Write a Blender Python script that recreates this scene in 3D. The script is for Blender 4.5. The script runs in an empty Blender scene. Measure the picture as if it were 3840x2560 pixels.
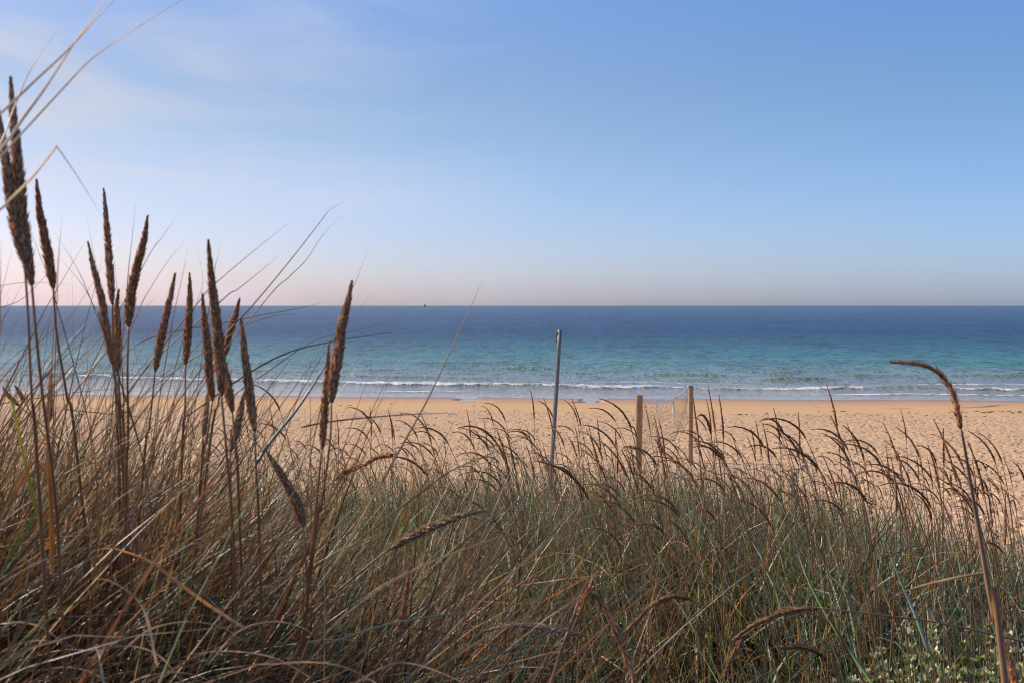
import bpy, math, random
import numpy as np
from mathutils import Vector, Matrix

sc = bpy.context.scene
COL = sc.collection
R = math.radians
rng = np.random.default_rng(11)
random.seed(5)

# ------------------------------------------------------------------ camera
CZ = 7.0                      # eye height above the sea, metres
FPX = 4000.0                  # focal length in photograph pixels (frame 3840 wide)
PITCH = math.atan(135 / FPX)
cam = bpy.data.cameras.new("camera")
cam.sensor_width = 36.0
cam.lens = 36.0 * FPX / 3840.0
cam.clip_start = 0.05
cam.clip_end = 60000
cam.dof.use_dof = True
cam.dof.focus_distance = 7.0
cam.dof.aperture_fstop = 15.0
camo = bpy.data.objects.new("camera", cam)
camo.location = (0, 0, CZ)
camo.rotation_euler = (math.pi / 2 - PITCH, 0, 0)
COL.objects.link(camo)
sc.camera = camo

# ------------------------------------------------------------------ sky and sun
SUN_EL, SUN_AZ = 32.0, -64.0          # azimuth measured from +Y, negative to the left
world = bpy.data.worlds.new("World")
sc.world = world
world.use_nodes = True
wn, wl = world.node_tree.nodes, world.node_tree.links
bg = wn['Background']
sky = wn.new('ShaderNodeTexSky')
sky.sky_type = 'NISHITA'
sky.sun_disc = False
sky.sun_elevation = R(SUN_EL)
sky.sun_rotation = R(SUN_AZ)
sky.altitude = 0
sky.air_density = 1.0
sky.dust_density = 0.7
sky.ozone_density = 3.0
# thin high cirrus wisps, seen mostly toward the sun
tc = wn.new('ShaderNodeTexCoord')
mp = wn.new('ShaderNodeMapping'); mp.inputs['Scale'].default_value = (2.0, 2.0, 9.0)
mp.inputs['Rotation'].default_value = (0, R(14), 0)
nz = wn.new('ShaderNodeTexNoise'); nz.inputs['Scale'].default_value = 1.6; nz.inputs['Detail'].default_value = 7
nz.inputs['Roughness'].default_value = 0.55; nz.inputs['Distortion'].default_value = 0.6
cr = wn.new('ShaderNodeValToRGB'); cr.color_ramp.elements[0].position = 0.44; cr.color_ramp.elements[1].position = 0.80
sep = wn.new('ShaderNodeSeparateXYZ')
side = wn.new('ShaderNodeMapRange'); side.inputs['From Min'].default_value = 0.05; side.inputs['From Max'].default_value = -0.45
mul = wn.new('ShaderNodeMath'); mul.operation = 'MULTIPLY'
mul2 = wn.new('ShaderNodeMath'); mul2.operation = 'MULTIPLY'; mul2.inputs[1].default_value = 0.85
mix = wn.new('ShaderNodeMixRGB'); mix.inputs[2].default_value = (7.2, 7.0, 6.6, 1)
wl.new(tc.outputs['Generated'], mp.inputs[0]); wl.new(mp.outputs[0], nz.inputs['Vector']); wl.new(nz.outputs[0], cr.inputs[0])
wl.new(tc.outputs['Generated'], sep.inputs[0]); wl.new(sep.outputs[0], side.inputs[0])
wl.new(cr.outputs[0], mul.inputs[0]); wl.new(side.outputs[0], mul.inputs[1]); wl.new(mul.outputs[0], mul2.inputs[0])
wl.new(mul2.outputs[0], mix.inputs[0]); wl.new(sky.outputs[0], mix.inputs[1]); 
wb = wn.new('ShaderNodeMixRGB'); wb.blend_type = 'MULTIPLY'; wb.inputs[0].default_value = 1.0; 
tsun = wn.new('ShaderNodeMapRange'); tsun.inputs['From Min'].default_value = 0.42; tsun.inputs['From Max'].default_value = -0.40
thor = wn.new('ShaderNodeMapRange'); thor.inputs['From Min'].default_value = 0.16; thor.inputs['From Max'].default_value = 0.0
tm1 = wn.new('ShaderNodeMixRGB'); tm1.inputs[1].default_value = (0.96, 1.30, 1.90, 1); tm1.inputs[2].default_value = (1.14, 1.17, 1.42, 1)
tm2 = wn.new('ShaderNodeMixRGB'); tm2.blend_type = 'MULTIPLY'; tm2.inputs[2].default_value = (1.01, 0.995, 1.31, 1)
wl.new(sep.outputs[0], tsun.inputs[0]); wl.new(sep.outputs[2], thor.inputs[0]); wl.new(tsun.outputs[0], tm1.inputs[0])
wl.new(thor.outputs[0], tm2.inputs[0]); wl.new(tm1.outputs[0], tm2.inputs[1])
tmid = wn.new('ShaderNodeMapRange'); tmid.inputs['From Min'].default_value = 0.36; tmid.inputs['From Max'].default_value = 0.20; wl.new(sep.outputs[2], tmid.inputs[0])
tm3 = wn.new('ShaderNodeMixRGB'); tm3.blend_type = 'MULTIPLY'; tm3.inputs[2].default_value = (1.03, 0.90, 0.76, 1)
wl.new(tmid.outputs[0], tm3.inputs[0]); wl.new(tm2.outputs[0], tm3.inputs[1]); wl.new(tm3.outputs[0], wb.inputs[2])
wl.new(mix.outputs[0], wb.inputs[1]); wl.new(wb.outputs[0], bg.inputs[0])
bg.inputs[1].default_value = 0.10

sun = bpy.data.lights.new("sun", 'SUN')
sun.energy = 5.0
sun.angle = R(0.55)
sun.color = (1.0, 0.90, 0.76)
suno = bpy.data.objects.new("sun", sun)
sd = Vector((math.sin(R(SUN_AZ)) * math.cos(R(SUN_EL)), math.cos(R(SUN_AZ)) * math.cos(R(SUN_EL)), math.sin(R(SUN_EL))))
suno.rotation_euler = sd.to_track_quat('Z', 'Y').to_euler()
suno.location = (-30, 20, 40)
COL.objects.link(suno)

sc.view_settings.view_transform = 'Standard'
sc.view_settings.look = 'None'
sc.view_settings.gamma = 1.0
sc.view_settings.exposure = 0.0
sc.cycles.use_denoising = True
sc.cycles.denoising_prefilter = 'ACCURATE'
sc.cycles.filter_width = 1.1
sc.cycles.max_bounces = 6
sc.cycles.transmission_bounces = 3

# ------------------------------------------------------------------ helpers
cp, sp_ = math.cos(PITCH), math.sin(PITCH)
def at(px, py, d):
    """point of the place seen at photograph pixel (px,py), d metres in front of the camera along +Y"""
    x = (px - 1920) / FPX; y = (1280 - py) / FPX
    dy = cp + y * sp_; dz = -sp_ + y * cp
    k = d / dy
    return Vector((x * k, d, CZ + dz * k))

def tag(o, label=None, cat=None, group=None, kind=None):
    if label: o['label'] = label
    if cat: o['category'] = cat
    if group: o['group'] = group
    if kind: o['kind'] = kind
    return o

def link(name, me, mats, parent=None):
    o = bpy.data.objects.new(name, me)
    for m in (mats if isinstance(mats, (list, tuple)) else [mats]):
        me.materials.append(m)
    COL.objects.link(o)
    if parent: o.parent = parent
    return o

def empty(name, loc):
    o = bpy.data.objects.new(name, None)
    o.empty_display_size = 0.1
    o.location = loc
    COL.objects.link(o)
    return o

def np_mesh(name, V, F, col=None, smooth=True, attrs=None):
    """V (n,3), F (m,k) all faces of the same size"""
    V = np.asarray(V, dtype=np.float32); F = np.asarray(F, dtype=np.int32)
    me = bpy.data.meshes.new(name)
    k = F.shape[1]
    me.vertices.add(len(V)); me.vertices.foreach_set('co', V.ravel())
    me.loops.add(F.size); me.loops.foreach_set('vertex_index', F.ravel())
    me.polygons.add(len(F)); me.polygons.foreach_set('loop_start', np.arange(0, F.size, k, dtype=np.int32))
    try: me.polygons.foreach_set('loop_total', np.full(len(F), k, dtype=np.int32))
    except Exception: pass
    if smooth: me.polygons.foreach_set('use_smooth', np.ones(len(F), dtype=bool))
    if col is not None:
        c = np.ones((len(V), 4), dtype=np.float32); c[:, :3] = col
        a = me.attributes.new('col', 'FLOAT_COLOR', 'POINT'); a.data.foreach_set('color', c.ravel())
    for nme, arr in (attrs or {}).items():
        a = me.attributes.new(nme, 'FLOAT', 'POINT'); a.data.foreach_set('value', np.asarray(arr, dtype=np.float32).ravel())
    me.update(calc_edges=True)
    return me

class Geo:
    """collects triangles/quads (quads kept as quads, tris padded apart) into one mesh"""
    def __init__(s): s.V = []; s.Q = []; s.C = []; s.n = 0
    def add(s, V, Q, C):
        V = np.asarray(V, float); s.V.append(V); s.Q.append(np.asarray(Q, int) + s.n)
        C = np.asarray(C, float); C = np.broadcast_to(C, (len(V), 3)) if C.ndim == 1 else C
        s.C.append(C); s.n += len(V)
    def mesh(s, name, smooth=True):
        return np_mesh(name, np.concatenate(s.V), np.concatenate(s.Q), np.concatenate(s.C), smooth)

def frames(P):
    P = np.asarray(P, float)
    T = np.gradient(P, axis=0); T /= np.linalg.norm(T, axis=1)[:, None] + 1e-9
    ref = np.array([0.0, 1.0, 0.0]); N = []
    n = ref - T[0] * T[0].dot(ref); n /= np.linalg.norm(n)
    for t in T:
        n = n - t * t.dot(n); n /= np.linalg.norm(n); N.append(n)
    N = np.array(N)
    return T, N, np.cross(T, N)

def tube(g, P, rad, col, sides=6, flat=1.0, cap=True):
    """closed tube through points P; flat<1 squashes the section (a rolled leaf)"""
    P = np.asarray(P, float); T, N, B = frames(P)
    n = len(P); rad = np.broadcast_to(np.asarray(rad, float), (n,))
    a = np.arange(sides) * 2 * math.pi / sides
    V = P[:, None] + rad[:, None, None] * (np.cos(a)[None, :, None] * N[:, None] * flat + np.sin(a)[None, :, None] * B[:, None])
    i = np.arange(n - 1)[:, None] * sides; j = np.arange(sides)[None]; j2 = (j + 1) % sides
    Q = np.stack([i + j, i + j2, i + sides + j2, i + sides + j], -1).reshape(-1, 4)
    C = np.asarray(col, float)
    if C.ndim == 2: C = np.repeat(C, sides, axis=0)
    V = V.reshape(-1, 3)
    if cap:
        for e, row in ((0, 0), (1, n - 1)):
            base = row * sides
            if sides == 4: Q = np.vstack([Q, [[base, base + 1, base + 2, base + 3]]])
            elif sides == 6: Q = np.vstack([Q, [[base, base + 1, base + 2, base + 3], [base, base + 3, base + 4, base + 5]]])
            elif sides > 6:
                Q = np.vstack([Q, [[base, base + 2 * k + 1, base + 2 * k + 2, base + (2 * k + 3) % sides] for k in range((sides - 2) // 2)]])
    g.add(V, Q, C)

def catmull(pts, n):
    P = [np.array(p, float) for p in pts]
    P = [2 * P[0] - P[1]] + P + [2 * P[-1] - P[-2]]
    out = []
    m = len(P) - 3
    for k in range(n + 1):
        u = k / n * m; i = min(int(u), m - 1); t = u - i
        a, b, c, d = P[i:i + 4]
        out.append(0.5 * (2 * b + (c - a) * t + (2 * a - 5 * b + 4 * c - d) * t * t + (3 * b - a - 3 * c + d) * t ** 3))
    return np.array(out)

def smoothstep(a, b, x):
    t = np.clip((x - a) / (b - a), 0, 1); return t * t * (3 - 2 * t)

def vnoise(x, y, seed=0):
    """smooth value noise, vectorised, about -1..1"""
    xi = np.floor(x).astype(np.int64); yi = np.floor(y).astype(np.int64); fx = x - xi; fy = y - yi
    fx = fx * fx * (3 - 2 * fx); fy = fy * fy * (3 - 2 * fy)
    def h(a, b):
        v = (a * 374761393 + b * 668265263 + seed * 974711) & 0xffffffff
        v = ((v ^ (v >> 13)) * 1274126177) & 0xffffffff
        return ((v ^ (v >> 16)) & 0xffff) / 32767.5 - 1
    return (h(xi, yi) * (1 - fx) + h(xi + 1, yi) * fx) * (1 - fy) + (h(xi, yi + 1) * (1 - fx) + h(xi + 1, yi + 1) * fx) * fy

# ------------------------------------------------------------------ materials
def new_mat(name):
    m = bpy.data.materials.new(name); m.use_nodes = True
    return m, m.node_tree.nodes, m.node_tree.links, m.node_tree.nodes['Principled BSDF']

def plant_mat(name, trans=0.35, rough=0.42, spec=0.5, tint=(1, 1, 1), noise=40.0):
    m, n, l, p = new_mat(name)
    at_ = n.new('ShaderNodeAttribute'); at_.attribute_name = 'col'
    tcn = n.new('ShaderNodeTexCoord'); nn = n.new('ShaderNodeTexNoise'); nn.inputs['Scale'].default_value = noise; nn.inputs['Detail'].default_value = 3
    mr = n.new('ShaderNodeMapRange'); mr.inputs['To Min'].default_value = 0.6; mr.inputs['To Max'].default_value = 1.4
    mm = n.new('ShaderNodeMixRGB'); mm.blend_type = 'MULTIPLY'; mm.inputs[0].default_value = 1
    l.new(tcn.outputs['Object'], nn.inputs['Vector']); l.new(nn.outputs[0], mr.inputs[0])
    l.new(at_.outputs['Color'], mm.inputs[1]); l.new(mr.outputs[0], mm.inputs[2])
    l.new(mm.outputs[0], p.inputs['Base Color'])
    p.inputs['Roughness'].default_value = rough
    p.inputs['Specular IOR Level'].default_value = spec
    tr = n.new('ShaderNodeBsdfTranslucent'); ms = n.new('ShaderNodeMixShader'); ms.inputs[0].default_value = trans
    tm = n.new('ShaderNodeMixRGB'); tm.blend_type = 'MULTIPLY'; tm.inputs[0].default_value = 1; tm.inputs[2].default_value = (*tint, 1)
    l.new(mm.outputs[0], tm.inputs[1]); l.new(tm.outputs[0], tr.inputs[0])
    l.new(p.outputs[0], ms.inputs[1]); l.new(tr.outputs[0], ms.inputs[2]); l.new(ms.outputs[0], n['Material Output'].inputs[0])
    return m

M_BLADE = plant_mat("grass_leaf", 0.24, 0.38, 0.5, (1.25, 1.15, 0.7))
M_STRAW = plant_mat("dry_leaf", 0.50, 0.42, 0.4, (1.3, 1.1, 0.8))
M_STEM = plant_mat("stalk_stem", 0.12, 0.45, 0.4, (1.3, 1.0, 0.7))
M_EAR = plant_mat("seed_head", 0.45, 0.65, 0.15, (1.3, 1.0, 0.68), 150)
M_SILVER = plant_mat("silver_leaf", 0.25, 0.45, 0.4, (1.1, 1.15, 0.7), 25)

def simple_mat(name, base, rough=0.6, metal=0.0, var=0.25, scale=8.0, stretch=(1, 1, 1), bump=0.0, dark=None):
    m, n, l, p = new_mat(name)
    tcn = n.new('ShaderNodeTexCoord'); mpn = n.new('ShaderNodeMapping'); mpn.inputs['Scale'].default_value = stretch
    nn = n.new('ShaderNodeTexNoise'); nn.inputs['Scale'].default_value = scale; nn.inputs['Detail'].default_value = 6; nn.inputs['Roughness'].default_value = 0.65
    rp = n.new('ShaderNodeValToRGB'); rp.color_ramp.elements[0].position = 0.3; rp.color_ramp.elements[1].position = 0.7
    d = dark or tuple(c * (1 - var) for c in base)
    rp.color_ramp.elements[0].color = (*d, 1); rp.color_ramp.elements[1].color = (*[min(1, c * (1 + var * .5)) for c in base], 1)
    l.new(tcn.outputs['Object'], mpn.inputs[0]); l.new(mpn.outputs[0], nn.inputs['Vector']); l.new(nn.outputs[0], rp.inputs[0]); l.new(rp.outputs[0], p.inputs['Base Color'])
    p.inputs['Roughness'].default_value = rough; p.inputs['Metallic'].default_value = metal
    if bump:
        b = n.new('ShaderNodeBump'); b.inputs['Strength'].default_value = bump; b.inputs['Distance'].default_value = 0.01
        l.new(nn.outputs[0], b.inputs['Height']); l.new(b.outputs[0], p.inputs['Normal'])
    return m

# ------------------------------------------------------------------ ground
PY = [-60, -10, 0, 2, 4, 6.5, 8, 10, 13, 17, 22, 32, 63, 75.5, 78.6, 81.2, 95, 130, 600]
PZ = [5.9, 5.65, 5.55, 5.5, 5.42, 5.26, 4.88, 4.25, 3.72, 3.27, 2.87, 2.3, 0.85, 0.26, 0.15, 0.0, -0.55, -1.8, -15]
WL_TILT = 0.079
def water_s(X, Y):
    """metres seaward of the mean water line"""
    return Y + WL_TILT * X - 81.2 + 0.5 * np.sin(X * 0.11 + 1.0) * smoothstep(-60, 60, X) + 0.22 * np.sin(X * 0.37)
def ground_z(X, Y):
    X = np.asarray(X, float); Y = np.asarray(Y, float)
    b = smoothstep(24, 62, Y)
    Ye = Y * (1 - b) + (water_s(np.clip(X, -300, 300), Y) + 81.2) * b
    z = np.interp(Ye, PY, PZ)
    dune = 1 - smoothstep(9, 16, Y)
    z = z + dune * (0.10 * vnoise(X * 0.7, Y * 0.7, 3) + 0.05 * vnoise(X * 2.1, Y * 2.1, 4))
    z = z + 0.42 * np.exp(-(((X + 1.0) / 1.0) ** 2 + ((Y - 1.6) / 1.7) ** 2))      # the tussock's own mound
    z = z - dune * 0.09 * np.clip(X - 1.2, 0, 12)
    mid = smoothstep(14, 20, Y) * (1 - smoothstep(58, 64, Y))
    z = z + mid * (0.05 * vnoise(X * 0.35, Y * 0.35, 5))
    return z

def half_w(Y): return np.maximum(0.60 * Y + 3.0, 6.0)

Ys = np.concatenate([np.arange(-60, -6, 3.0), np.arange(-6, 14, 0.25), np.arange(14, 66, 0.07), np.arange(66, 96, 0.2), np.geomspace(96, 600, 24)])
NU = 960
U = np.linspace(-1, 1, NU)
ext = np.array([4.0, 12, 40, 150, 600, 2500])
W = half_w(Ys)
Xg = np.concatenate([-(W[:, None] + ext[::-1][None]), U[None] * W[:, None], W[:, None] + ext[None]], 1)
Yg = np.repeat(Ys[:, None], Xg.shape[1], 1)
Zg = ground_z(Xg, Yg)
# trampled dry sand: footprints pressed into the sheet
pr = np.random.default_rng(3)
lo, hi = np.searchsorted(Ys, 14), np.searchsorted(Ys, 66)
nst = 32000
fy = pr.uniform(14.5, 63.5, nst * 2); keep = pr.random(nst * 2) < (0.35 + 0.65 * fy / 63); fy = fy[keep][:nst]
fx = pr.uniform(-1, 1, len(fy)) * half_w(fy)
edge = 61.5 - WL_TILT * fx + 1.2 * np.sin(fx * .21) + 0.8 * np.sin(fx * .6 + 2)
sel = fy < edge + pr.normal(0, .8, len(fy)); fx, fy = fx[sel], fy[sel]
ang = pr.uniform(0, math.pi, len(fx)); dep = np.where(pr.random(len(fx)) < .48, pr.uniform(.09, .15, len(fx)), pr.uniform(.01, .045, len(fx))); la = pr.uniform(0.06, 0.12, len(fx)); lb = pr.uniform(0.035, 0.07, len(fx))
for x0, y0, a, dp, A, B in zip(fx, fy, ang, dep, la, lb):
    r0, r1 = np.searchsorted(Ys, y0 - .42), np.searchsorted(Ys, y0 + .42)
    w = half_w(np.array([y0]))[0]
    c0 = int((x0 - .42 + w) / (2 * w) * (NU - 1)) + 6; c1 = int((x0 + .42 + w) / (2 * w) * (NU - 1)) + 8
    c0, c1 = max(c0, 0), min(c1, Xg.shape[1])
    dx = Xg[r0:r1, c0:c1] - x0; dy = Yg[r0:r1, c0:c1] - y0
    ca, sa = math.cos(a), math.sin(a)
    q = ((dx * ca + dy * sa) / A) ** 2 + ((-dx * sa + dy * ca) / B) ** 2
    Zg[r0:r1, c0:c1] += dp * (-1.0 * np.exp(-q ** 3) + 0.22 * np.exp(-(np.sqrt(q) - 1.45) ** 2 * 7))
tm = smoothstep(14, 17, Yg) * (1 - smoothstep(0, 2.5, Yg - (61.0 - WL_TILT * Xg + 1.2 * np.sin(Xg * .21) + .8 * np.sin(Xg * .6 + 2))))
Zg += tm * (0.022 * vnoise(Xg * 2.6, Yg * 2.6, 8) + 0.012 * vnoise(Xg * 6, Yg * 6, 9))

# shallow runnels where water drains to the sea, and the little scarp beside them
def px_ground(px, py):
    """point of the lower beach under pixel (px,py): march along the view ray"""
    a, b = 40.0, 100.0
    for _ in range(40):
        m = (a + b) / 2; p = at(px, py, m)
        if p.z > float(ground_z(p.x, p.y)): a = m
        else: b = m
    return at(px, py, a)
RUNNELS = [
    ([(1772, 1481), (1742, 1484), (1752, 1489), (1764, 1493), (1738, 1497), (1762, 1500), (1800, 1502)], 0.62),
    ([(1800, 1502), (1880, 1505), (1960, 1507), (2040, 1508), (2130, 1508), (2190, 1506)], 0.16),
    ([(2268, 1491), (2228, 1494), (2212, 1498), (2218, 1503), (2195, 1507)], 0.65),
    ([(2230, 1504), (2320, 1509), (2400, 1510)], 0.13),
    ([(3080, 1525), (3200, 1527), (3320, 1530), (3420, 1529)], 0.22),
    ([(3620, 1527), (3700, 1523), (3740, 1518), (3790, 1517)], 0.10),
    ([(1560, 1503), (1490, 1500), (1420, 1498)], 0.08),
    ([(260, 1470), (300, 1469), (320, 1467)], 0.2),
]
runnel_paths = []
for pts, hw in RUNNELS:
    P = catmull([px_ground(*p) for p in pts], 40)
    runnel_paths.append((P, hw))
    r0, r1 = np.searchsorted(Ys, P[:, 1].min() - 2), np.searchsorted(Ys, P[:, 1].max() + 2)
    sub = (slice(r0, r1), slice(None))
    dmin = np.full(Xg[sub].shape, 1e9)
    for p in P:
        dmin = np.minimum(dmin, (Xg[sub] - p[0]) ** 2 + (Yg[sub] - p[1]) ** 2)
    dmin = np.sqrt(dmin)
    Zg[sub] -= 0.13 * (1 - smoothstep(hw * 0.9, hw * 0.9 + 0.35, dmin))

nr, ncol = Xg.shape
idx = np.arange(nr * ncol).reshape(nr, ncol)
Fq = np.stack([idx[:-1, :-1], idx[:-1, 1:], idx[1:, 1:], idx[1:, :-1]], -1).reshape(-1, 4)
sval = water_s(np.clip(Xg, -300, 300), Yg)

m, n, l, p = new_mat("beach_sand")
tcn = n.new('ShaderNodeTexCoord')
a_s = n.new('ShaderNodeAttribute'); a_s.attribute_name = 'seaward'
a_t = n.new('ShaderNodeAttribute'); a_t.attribute_name = 'thatch'
def nnoise(scale, detail=5, st=None, rough=.6):
    q = n.new('ShaderNodeTexNoise'); q.inputs['Scale'].default_value = scale; q.inputs['Detail'].default_value = detail; q.inputs['Roughness'].default_value = rough
    if st:
        mq = n.new('ShaderNodeMapping'); mq.inputs['Scale'].default_value = st; l.new(tcn.outputs['Object'], mq.inputs[0]); l.new(mq.outputs[0], q.inputs['Vector'])
    else: l.new(tcn.outputs['Object'], q.inputs['Vector'])
    return q
def ramp(src, stops):
    q = n.new('ShaderNodeValToRGB')
    e = q.color_ramp.elements
    while len(e) < len(stops): e.new(0.5)
    for el, (ps, c) in zip(e, stops): el.position = ps; el.color = (*c, 1)
    l.new(src, q.inputs[0]); return q
n1 = nnoise(1.3, 6); n2 = nnoise(70, 3); n3 = nnoise(0.25, 4, (0.4, 1.6, 1))
dry = ramp(n1.outputs[0], [(0.3, (0.54, 0.335, 0.185)), (0.7, (0.66, 0.42, 0.24))])
grain = n.new('ShaderNodeMapRange'); grain.inputs['To Min'].default_value = .8; grain.inputs['To Max'].default_value = 1.2; l.new(n2.outputs[0], grain.inputs[0])
gm = n.new('ShaderNodeMixRGB'); gm.blend_type = 'MULTIPLY'; gm.inputs[0].default_value = 1; l.new(dry.outputs[0], gm.inputs[1]); l.new(grain.outputs[0], gm.inputs[2])
# damp band below the tide mark
wetf = n.new('ShaderNodeMath'); wetf.operation = 'MULTIPLY_ADD'; wetf.inputs[1].default_value = 9.0; l.new(n3.outputs[0], wetf.inputs[0]); l.new(a_s.outputs['Fac'], wetf.inputs[2])
wmr = n.new('ShaderNodeMapRange'); wmr.inputs['From Min'].default_value = -22; wmr.inputs['From Max'].default_value = 3.5; l.new(wetf.outputs[0], wmr.inputs[0])
wr = ramp(wmr.outputs[0], [(0.0, (0.62, 0.395, 0.195)), (0.35, (0.62, 0.38, 0.175)), (0.6, (0.64, 0.37, 0.17)), (0.86, (0.52, 0.29, 0.135)), (1.0, (0.32, 0.20, 0.12))])
wsel = n.new('ShaderNodeMapRange'); wsel.inputs['From Min'].default_value = -21.5; wsel.inputs['From Max'].default_value = -18.5; l.new(a_s.outputs['Fac'], wsel.inputs[0])
mx = n.new('ShaderNodeMixRGB'); l.new(wsel.outputs[0], mx.inputs[0]); l.new(gm.outputs[0], mx.inputs[1]); l.new(wr.outputs[0], mx.inputs[2])
# dead leaf litter between the dune grass
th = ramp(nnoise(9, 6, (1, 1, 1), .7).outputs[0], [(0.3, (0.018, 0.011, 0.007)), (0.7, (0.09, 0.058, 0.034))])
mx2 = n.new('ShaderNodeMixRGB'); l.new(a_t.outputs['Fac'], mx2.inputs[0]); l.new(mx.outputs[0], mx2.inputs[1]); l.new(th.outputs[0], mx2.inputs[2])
l.new(mx2.outputs[0], p.inputs['Base Color'])
rr = n.new('ShaderNodeMapRange'); rr.inputs['From Min'].default_value = 0.45; rr.inputs['From Max'].default_value = 1.0; rr.inputs['To Min'].default_value = .92; rr.inputs['To Max'].default_value = .42
l.new(wmr.outputs[0], rr.inputs[0]); l.new(rr.outputs[0], p.inputs['Roughness'])
p.inputs['Specular IOR Level'].default_value = 0.2
bb = n.new('ShaderNodeBump'); bb.inputs['Strength'].default_value = .5; bb.inputs['Distance'].default_value = .012
bw = n.new('ShaderNodeMath'); bw.operation = 'MULTIPLY'; inv = n.new('ShaderNodeMath'); inv.operation = 'SUBTRACT'; inv.inputs[0].default_value = 1.0
l.new(wsel.outputs[0], inv.inputs[1]); l.new(inv.outputs[0], bw.inputs[0]); l.new(nnoise(14, 4).outputs[0], bw.inputs[1]); l.new(bw.outputs[0], bb.inputs['Height']); l.new(bb.outputs[0], p.inputs['Normal'])
M_SAND = m
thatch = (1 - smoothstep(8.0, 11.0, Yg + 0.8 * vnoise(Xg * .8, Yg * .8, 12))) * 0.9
beach = link('beach_ground', np_mesh('beach_ground', np.stack([Xg, Yg, Zg], -1).reshape(-1, 3), Fq, attrs={'seaward': sval, 'thatch': thatch}), M_SAND)
tag(beach, 'orange sand beach running down from the dune to the water', None, None, 'structure')

# water lying in the runnels
m, n, l, p = new_mat("runnel_water")
p.inputs['Base Color'].default_value = (0.20, 0.15, 0.11, 1); p.inputs['Roughness'].default_value = 0.04; p.inputs['Specular IOR Level'].default_value = 0.7
M_RUN = m
g = Geo()
for P, hw in runnel_paths:
    T, N, B = frames(P)
    nrm = np.stack([-T[:, 1], T[:, 0], 0 * T[:, 0]], -1); nrm /= np.linalg.norm(nrm, axis=1)[:, None]
    k = len(P); wv = hw * (0.75 + 0.25 * np.sin(np.arange(k) * .9)) * np.minimum(1, np.minimum(np.arange(k) + 1, k - np.arange(k)) / 4)
    zz = ground_z(P[:, 0], P[:, 1]) - 0.10
    Lp = P + nrm * wv[:, None]; Rp = P - nrm * wv[:, None]; Lp[:, 2] = zz; Rp[:, 2] = zz
    V = np.concatenate([Lp, Rp]); i = np.arange(k - 1)
    g.add(V, np.stack([i, i + 1, i + k + 1, i + k], -1), (.2, .2, .2))
tag(link('runnel_water', g.mesh('runnel_water'), M_RUN), 'shallow channels of water draining across the wet sand', None, None, 'structure')

# ------------------------------------------------------------------ sea
Y2 = list(np.arange(70, 132, 0.16)); y = 132.0
while y < 24000:
    Y2.append(y); y += max(0.16, y * y / (1067 * 7) * 0.45)
Y2 = np.array(Y2); NC = 640
W2 = 0.62 * Y2 + 4
ext2 = np.array([0.4, 2, 8])
Xs = np.concatenate([-W2[:, None] * (1 + ext2[::-1][None]), np.linspace(-1, 1, NC)[None] * W2[:, None], W2[:, None] * (1 + ext2[None])], 1)
Yss = np.repeat(Y2[:, None], Xs.shape[1], 1)
S = water_s(np.clip(Xs, -300, 300), Yss)
Zs = np.zeros_like(Xs); FO = np.zeros_like(Xs)
shal = smoothstep(2, 30, S); farf = 1 - smoothstep(250, 900, Yss)
wr_ = np.random.default_rng(8)
for k in range(34):
    lam = wr_.uniform(.7, 4.2); th_ = wr_.normal(0, 0.55) + math.pi / 2; A = 0.0075 * lam ** 0.75
    kx, ky = 2 * math.pi / lam * math.cos(th_), 2 * math.pi / lam * math.sin(th_)
    Zs += (0.15 + 0.85 * shal) * farf * A * np.sin(kx * Xs + ky * Yss + wr_.uniform(0, 6.28) + 1.5 * vnoise(Xs * .05, Yss * .05, 40 + k)) * (0.6 + .4 * vnoise(Xs * .03 + k, Yss * .06, 70 + k))
for lam in (17., 26., 38.):
    Zs += 0.035 * smoothstep(15, 60, S) * (1 - smoothstep(500, 1500, Yss)) * np.sin(2 * math.pi / lam * (S) + 2.2 * vnoise(Xs * .02, Yss * .01, int(lam)))
# single swells steepening before they break:  (x0, x1, y) in the photograph, crest height
SW = [(0, 640, 1406, .42), (1850, 2085, 1384, .36), (1180, 1700, 1413, .22), (1700, 1860, 1417, .2), (2360, 2760, 1408, .30), (2500, 2700, 1426, .28),
      (2830, 3160, 1424, .38), (2870, 3010, 1402, .30), (3120, 3420, 1408, .22), (3560, 3960, 1410, .30), (3250, 3560, 1455, .24), (1300, 1520, 1388, .16),
      (2200, 2360, 1392, .15), (700, 1100, 1392, .2), (900, 1260, 1430, .15), (3300, 3700, 1432, .13), (2020, 2350, 1437, .14), (-300, 100, 1425, .25), (1850, 2120, 1452, .09),
      (2300, 2600, 1365, .12), (1500, 1900, 1360, .12), (3000, 3600, 1352, .12), (400, 1000, 1362, .12)]
CRS = np.zeros_like(Xs)
for x0, x1, yy, A in SW:
    d = 28000 / (yy - 1145); xa, xb = (x0 - 1920) / FPX * d, (x1 - 1920) / FPX * d
    s0 = float(water_s((xa + xb) / 2, d))
    u = (Xs - (xa + xb) / 2) / ((xb - xa) / 2 + 1e-6)
    env = np.exp(-np.abs(u) ** 3 * 1.2)
    q = S - s0 + 0.35 * np.sin(Xs * .5 + x0) * .6
    hump = env * np.exp(-np.where(q < 0, (q / .75) ** 2, (q / 2.4) ** 2)); Zs += A * .85 * hump; CRS = np.maximum(CRS, hump * min(1, A / .25) * np.exp(-np.clip(q, 0, 9) ** 2))
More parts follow.
